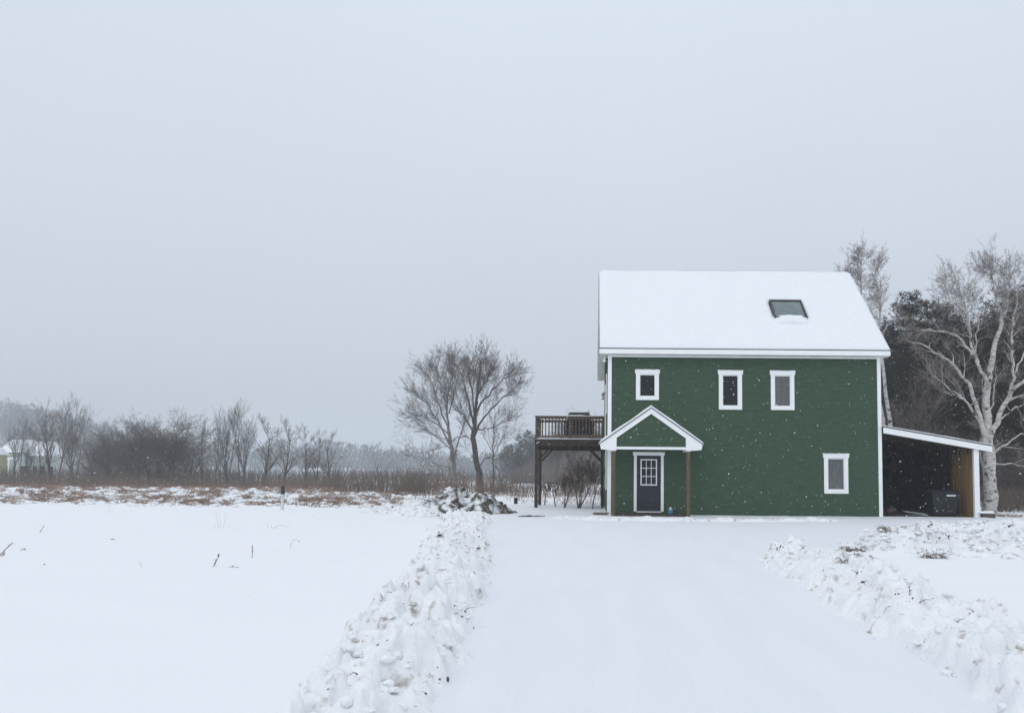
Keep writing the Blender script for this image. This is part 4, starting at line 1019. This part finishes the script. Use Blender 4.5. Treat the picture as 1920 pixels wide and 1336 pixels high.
# hillside on the left
def hill_h(x, y):
    px = PPX + x / y * F
    k = max(0, min(1, (340 - px) / 340)) ** .75; return 31 * k * sst(300, 480, y)
hm = MB(); hx = list(np.arange(-620, 40, 14)); hy = list(np.arange(250, 680, 14))
for y in hy:
    for x in hx: hm.v.append((x, y, hill_h(x, y) - .4 + gh(x, y) * 0))
for j in range(len(hy) - 1):
    for i in range(len(hx) - 1): a = j * len(hx) + i; hm.f.append((a, a + 1, a + len(hx) + 1, a + len(hx)))
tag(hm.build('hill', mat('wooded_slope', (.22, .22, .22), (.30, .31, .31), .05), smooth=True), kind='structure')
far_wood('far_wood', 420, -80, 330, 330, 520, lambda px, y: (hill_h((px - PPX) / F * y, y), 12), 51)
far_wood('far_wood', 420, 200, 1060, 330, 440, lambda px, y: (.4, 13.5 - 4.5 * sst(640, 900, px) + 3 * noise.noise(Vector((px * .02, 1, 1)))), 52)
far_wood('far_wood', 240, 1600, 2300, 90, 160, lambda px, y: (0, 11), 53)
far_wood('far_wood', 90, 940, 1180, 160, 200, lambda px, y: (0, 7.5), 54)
stems('thicket', 4200, trap(-60, 640, 92, 112), lambda x, y, g: g.uniform(.6, 3.2) * (.8 + .5 * noise.noise(Vector((x * .09, 0, 2)))), .022, thick, 15, lean=.14)
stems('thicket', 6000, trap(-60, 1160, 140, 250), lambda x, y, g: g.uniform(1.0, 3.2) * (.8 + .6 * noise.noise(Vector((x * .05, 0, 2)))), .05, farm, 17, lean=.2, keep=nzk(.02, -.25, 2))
stems('thicket', 900, trap(600, 880, 70, 100), hg(.6, 2.4, .25, 7), .015, brushm, 16, lean=.16, keep=nzk(.3, .12, 2))
stems('brush', 700, trap(630, 800, 48, 60), lambda x, y, g: g.uniform(.7, 2.0), .010, brushm, 18, lean=.2, keep=nzk(.5, .0, 5))
# ------------------------------------------------------------------ distant houses
dy = 120.0
def dp(px, py, Y=dy): return at(px, py, Y)
a = dp(18, 900); b = dp(112, 852); rz0 = dp(20, 848).z; rz1 = dp(40, 823).z
dh_ = tag(empty('distant_house', (a.x, dy, 0)), 'pale distant house with a snowy roof behind bare trees at the far left', 'house')
pal = mat('pale_green_wall', (.40, .45, .42), (.34, .39, .36), .5, .8)
x0, x1 = dp(2, 850).x, dp(82, 850).x; xm = dp(46, 850).x; gz = -.4
g = MB(); g.box(x0, xm, dy, dy + 4.5, gz, rz0); g.box(xm + .001, x1, dy + 1.0, dy + 4, gz, rz0 - .5); g.build('wall', pal, dh_)
for k, (xa, xb, ya, yb, zt) in enumerate(((x0 - .3, xm + .2, dy - .5, dy + 5, rz1), (xm + .21, x1 + .3, dy + .5, dy + 4.5, rz1 - .2))):
    g = MB(); ym = (ya + yb) / 2; zb = rz0 + .02 if k == 0 else rz0 - .46
    g.prism([(ya, zb), (ym, zt), (yb, zb)], xa, xb, 'x'); g.build('roof', snow, dh_, fixn=True)
for k in range(6):
    xx = x0 + .8 + k * 1.15; g = MB(); g.box(xx, xx + .6, dy - .06 if xx < xm else dy + .94, dy + 1.2, .6, 1.8); g.build('window', glass_d, dh_)
g = MB(); g.box(x0 - .1, xm + .1, dy - 1.6, dy - 1.45, rz0 - 1.0, rz0 - .75)
for k in range(4): g.box(x0 + k * (xm - x0) / 3 - .08, x0 + k * (xm - x0) / 3 + .08, dy - 1.6, dy - 1.44, gz, rz0 - 1.001)
g.build('porch', white, dh_)
yl = mat('yellow_wall', (.36, .31, .17), None, 1, .8)
xa, xb = dp(-60, 860, 112).x, dp(-12, 860, 112).x; zt = dp(0, 852, 112).z
ys = tag(empty('yellow_shed', (xa, 112, 0)), 'small yellow shed at the left edge in front of the distant pale house', 'shed')
g = MB(); g.box(xa, xb, 112, 114.6, gz, zt); g.build('wall', yl, ys); g = MB(); g.prism([(111.7, zt + .02), (113.3, zt + 1.0), (114.9, zt + .02)], xa - .2, xb + .2, 'x'); g.build('roof', snow, ys, fixn=True)
# distant low snowy-roofed sheds on the right of the tree line
for (pa, pb, Y, zt_, lb) in ((570, 590, 150, 877, 'tiny distant snow-roofed shed between the small trees right of the marker pipe'),):
    xa, xb = dp(pa, 880, Y).x, dp(pb, 880, Y).x; zt = dp(pa, zt_ + 6, Y).z; o = tag(empty('distant_shed', (xa, Y, 0)), lb, 'shed')
    g = MB(); g.box(xa, xb, Y, Y + 4, -.5, zt); g.build('wall', pal, o); g = MB(); g.prism([(Y - .3, zt + .01), (Y + 2, zt + .7), (Y + 4.3, zt + .01)], xa - .2, xb + .2, 'x'); g.build('roof', snow, o, fixn=True)

# ------------------------------------------------------------------ weeds poking through the near snow
weedm = mat('dry_weed', (.23, .14, .11), (.14, .09, .07), 8, .95)
def weed(px, py, pts, r, label, leaf=0, seed=0, m=weedm):
    rng = random.Random(seed); b = gnd(px, py); b.z = gh(b.x, b.y); s = b.y / F; mb = MB()   # pts in photo pixels from the foot
    for st_ in pts:
        P3 = [Vector((b.x + x * s, b.y + rng.uniform(-.02, .02), b.z - .02 + y * s)) for x, y in st_]
        mb.tube(P3, [r * (1 - .5 * i / (len(P3) - 1)) for i in range(len(P3))], 5)
        for k in range(leaf):
            q = P3[-1].lerp(P3[-2] if len(P3) > 1 else P3[0], rng.random()); d = rvec(rng).normalized() * rng.uniform(.015, .035); e = d.cross(rvec(rng)).normalized() * .008
            n = len(mb.v); mb.v += [tuple(q - e), tuple(q + e), tuple(q + d + UP * .01)]; mb.f.append((n, n + 1, n + 2))
    o = mb.build('dry_weed', m, origin=b); tag(o, label, 'weed')
weed(400, 1061, [[(0, 0), (3, 10), (8, 20), (10, 24)], [(2, 6), (6, 14)]], .008, 'short reddish weed stem with a thick tip, leaning right out of the smooth snow', 22, 1)
weed(472, 1045, [[(0, 0), (0, 12), (1, 24)]], .007, 'upright dark weed stem with a seed head, nearest the leaning reddish one', 20, 2)
weed(545, 1026, [[(0, 0), (0, 10), (4, 17), (12, 18), (15, 14)]], .004, 'thin weed stem bent over into a hook at its top', 4, 3)
weed(425, 1062, [[(0, 0), (8, 4), (17, 3), (22, 0)], [(9, 4), (14, 6)]], .004, 'low weed stem lying curved on the snow right of the leaning reddish one', 4, 4)
weed(410, 988, [[(0, 0), (-4, 16), (-7, 34)], [(4, 0), (2, 14), (-1, 26)], [(9, 0), (11, 14), (12, 30)], [(-5, 0), (-9, 10)], [(14, 0), (20, 5)]], .003, 'wispy clump of pale grass blades standing alone in the snow', 0, 5, grassd)
weed(510, 990, [[(0, 0), (8, 6), (20, 8), (32, 4), (38, 0)], [(0, 0), (-2, 8)], [(-7, 2), (-10, 12)]], .0035, 'thin grass stem arching low over the snow with two short shoots beside it', 0, 6)
weed(76, 997, [[(0, 0), (2, 6), (6, 12)], [(1, 4), (-3, 1)]], .006, 'tiny forked weed sprout standing at the far left of the smooth snow', 8, 7)
weed(44, 1029, [[(-6, 1), (0, 4), (5, 1)]], .010, 'small brown leaf scrap lying on the snow at the far left', 12, 8)
weed(0, 1040, [[(-4, 0), (4, 8), (14, 18), (21, 26)], [(-6, -2), (6, 4), (10, 8)], [(-3, -8), (4, -2)]], .011, 'reddish weed branch sticking in from the left edge of the photo', 24, 9)
weed(208, 1010, [[(-5, 0), (0, 2), (7, 2)]], .009, 'flat brown leaf scrap on the snow below the dark tree clump', 12, 10)
weed(268, 1062, [[(0, 0), (-5, 8), (-9, 15)]], .003, 'faint single straw leaning left in the middle of the smooth snow', 0, 11, grassd)
weed(82, 1058, [[(0, 0), (1, 5)]], .006, 'smallest dark weed stub alone in the left foreground snow', 6, 12)
weed(205, 960, [[(0, 0), (-1, 12), (-2, 30)], [(3, 0), (8, 8)], [(-3, 0), (-9, 5)]], .0035, 'thin upright straw at the meadow edge below the left clump', 0, 13, grassd)
weed(975, 1106, [[(-1, 0), (1, 4)]], .006, 'small twig scrap on the driveway snow beside the left bank', 4, 14)
weed(1345, 1020, [[(-2, 0), (2, 2)]], .005, 'tiny twig scrap on the driveway snow in front of the house', 3, 15)
# snow-dusted grass tussocks in the right heap
def tussock(px, py, rad, n, seed, label):
    rng = random.Random(seed); b = gnd(px, py); mb = MB()
    for i in range(n):
        a = rng.uniform(0, 6.28); rr = rad * math.sqrt(rng.random()); p = Vector((b.x + math.cos(a) * rr, b.y + math.sin(a) * rr * .8, 0)); p.z = top_z(p.x, p.y) - .03; h = rng.uniform(.08, .22)
        d = Vector((math.cos(a) * .7, math.sin(a) * .7, 1)) + rvec(rng) * .3; q = p + d * h * .6; t = q + Vector((d.x, d.y, -.4)) * h * .5
        mb.tube([p, q, t], [.006, .005, .002], 3, False)
    o = mb.build('grass_tussock', mat('tussock', (.33, .28, .22), (.20, .16, .12), 6, .95), origin=b); tag(o, label, 'grass tussock')
    sn = MB()
    for i in range(60):
        ax, ay = b.x + rng.gauss(0, rad) * .6, b.y + rng.gauss(0, rad) * .5
        chunk(sn, (ax, ay, top_z(ax, ay) + rng.uniform(.02, .12)), rng.uniform(.015, .06), rng, .6, 2, 3, .4)
    tag(sn.build('snow_clots', snow_fine, o, smooth=True), kind='stuff')
tussock(1685, 1028, .42, 420, 1, 'large snow-dusted grass tussock on the left part of the right snow heap')
tussock(1600, 1034, .20, 130, 2, 'small grass tussock at the left tip of the right snow heap')
tussock(1750, 1046, .22, 120, 3, 'dark grass tussock below the middle of the right snow heap')
tussock(1908, 1005, .30, 200, 4, 'grass tussock at the right photo edge in the snow heap')
tussock(1890, 968, .5, 300, 5, 'low snowy tussock right of the carport below the big birch')
tussock(1600, 1090, .12, 60, 6, 'tiny brown tussock crowning the middle of the right snow ridge')
# ------------------------------------------------------------------ falling snow
def flakes():
    rng = random.Random(99); mb = MB(); vs, fs = ico(1)
    for i in range(15000):
        x = rng.uniform(-16, 20); y = rng.uniform(3.0, 30); z = rng.uniform(.1, 9)
        if y < 8 and rng.random() < .8: continue
        r = (.003 + .0085 * rng.random() ** 3.0) * (.5 + .5 * sst(4, 14, y))
        s = (r * rng.uniform(.7, 1.2), r * .8, r * rng.uniform(.7, 1.3))
        mb.add([(x + v.x * s[0], y + v.y * s[1], z + v.z * s[2]) for v in vs], fs)
    tag(mb.build('falling_snow', snow_fine, smooth=True), kind='stuff')
flakes()
# ------------------------------------------------------------------ haze
hz = MB().box(-900, 900, -900, 900, -3, 46).build('haze', mat('haze_dummy', (1, 1, 1)), None)
hm_ = bpy.data.materials.new('haze_air'); hm_.use_nodes = True; hn = hm_.node_tree.nodes; hn.clear()
ho = hn.new('ShaderNodeOutputMaterial'); hv = hn.new('ShaderNodeVolumePrincipled')
hv.inputs['Color'].default_value = (.86, .90, .94, 1); hv.inputs['Density'].default_value = .0011; hv.inputs['Anisotropy'].default_value = 0.2
hm_.node_tree.links.new(hv.outputs[0], ho.inputs['Volume'])
hz.data.materials.clear(); hz.data.materials.append(hm_); hz['kind'] = 'stuff'
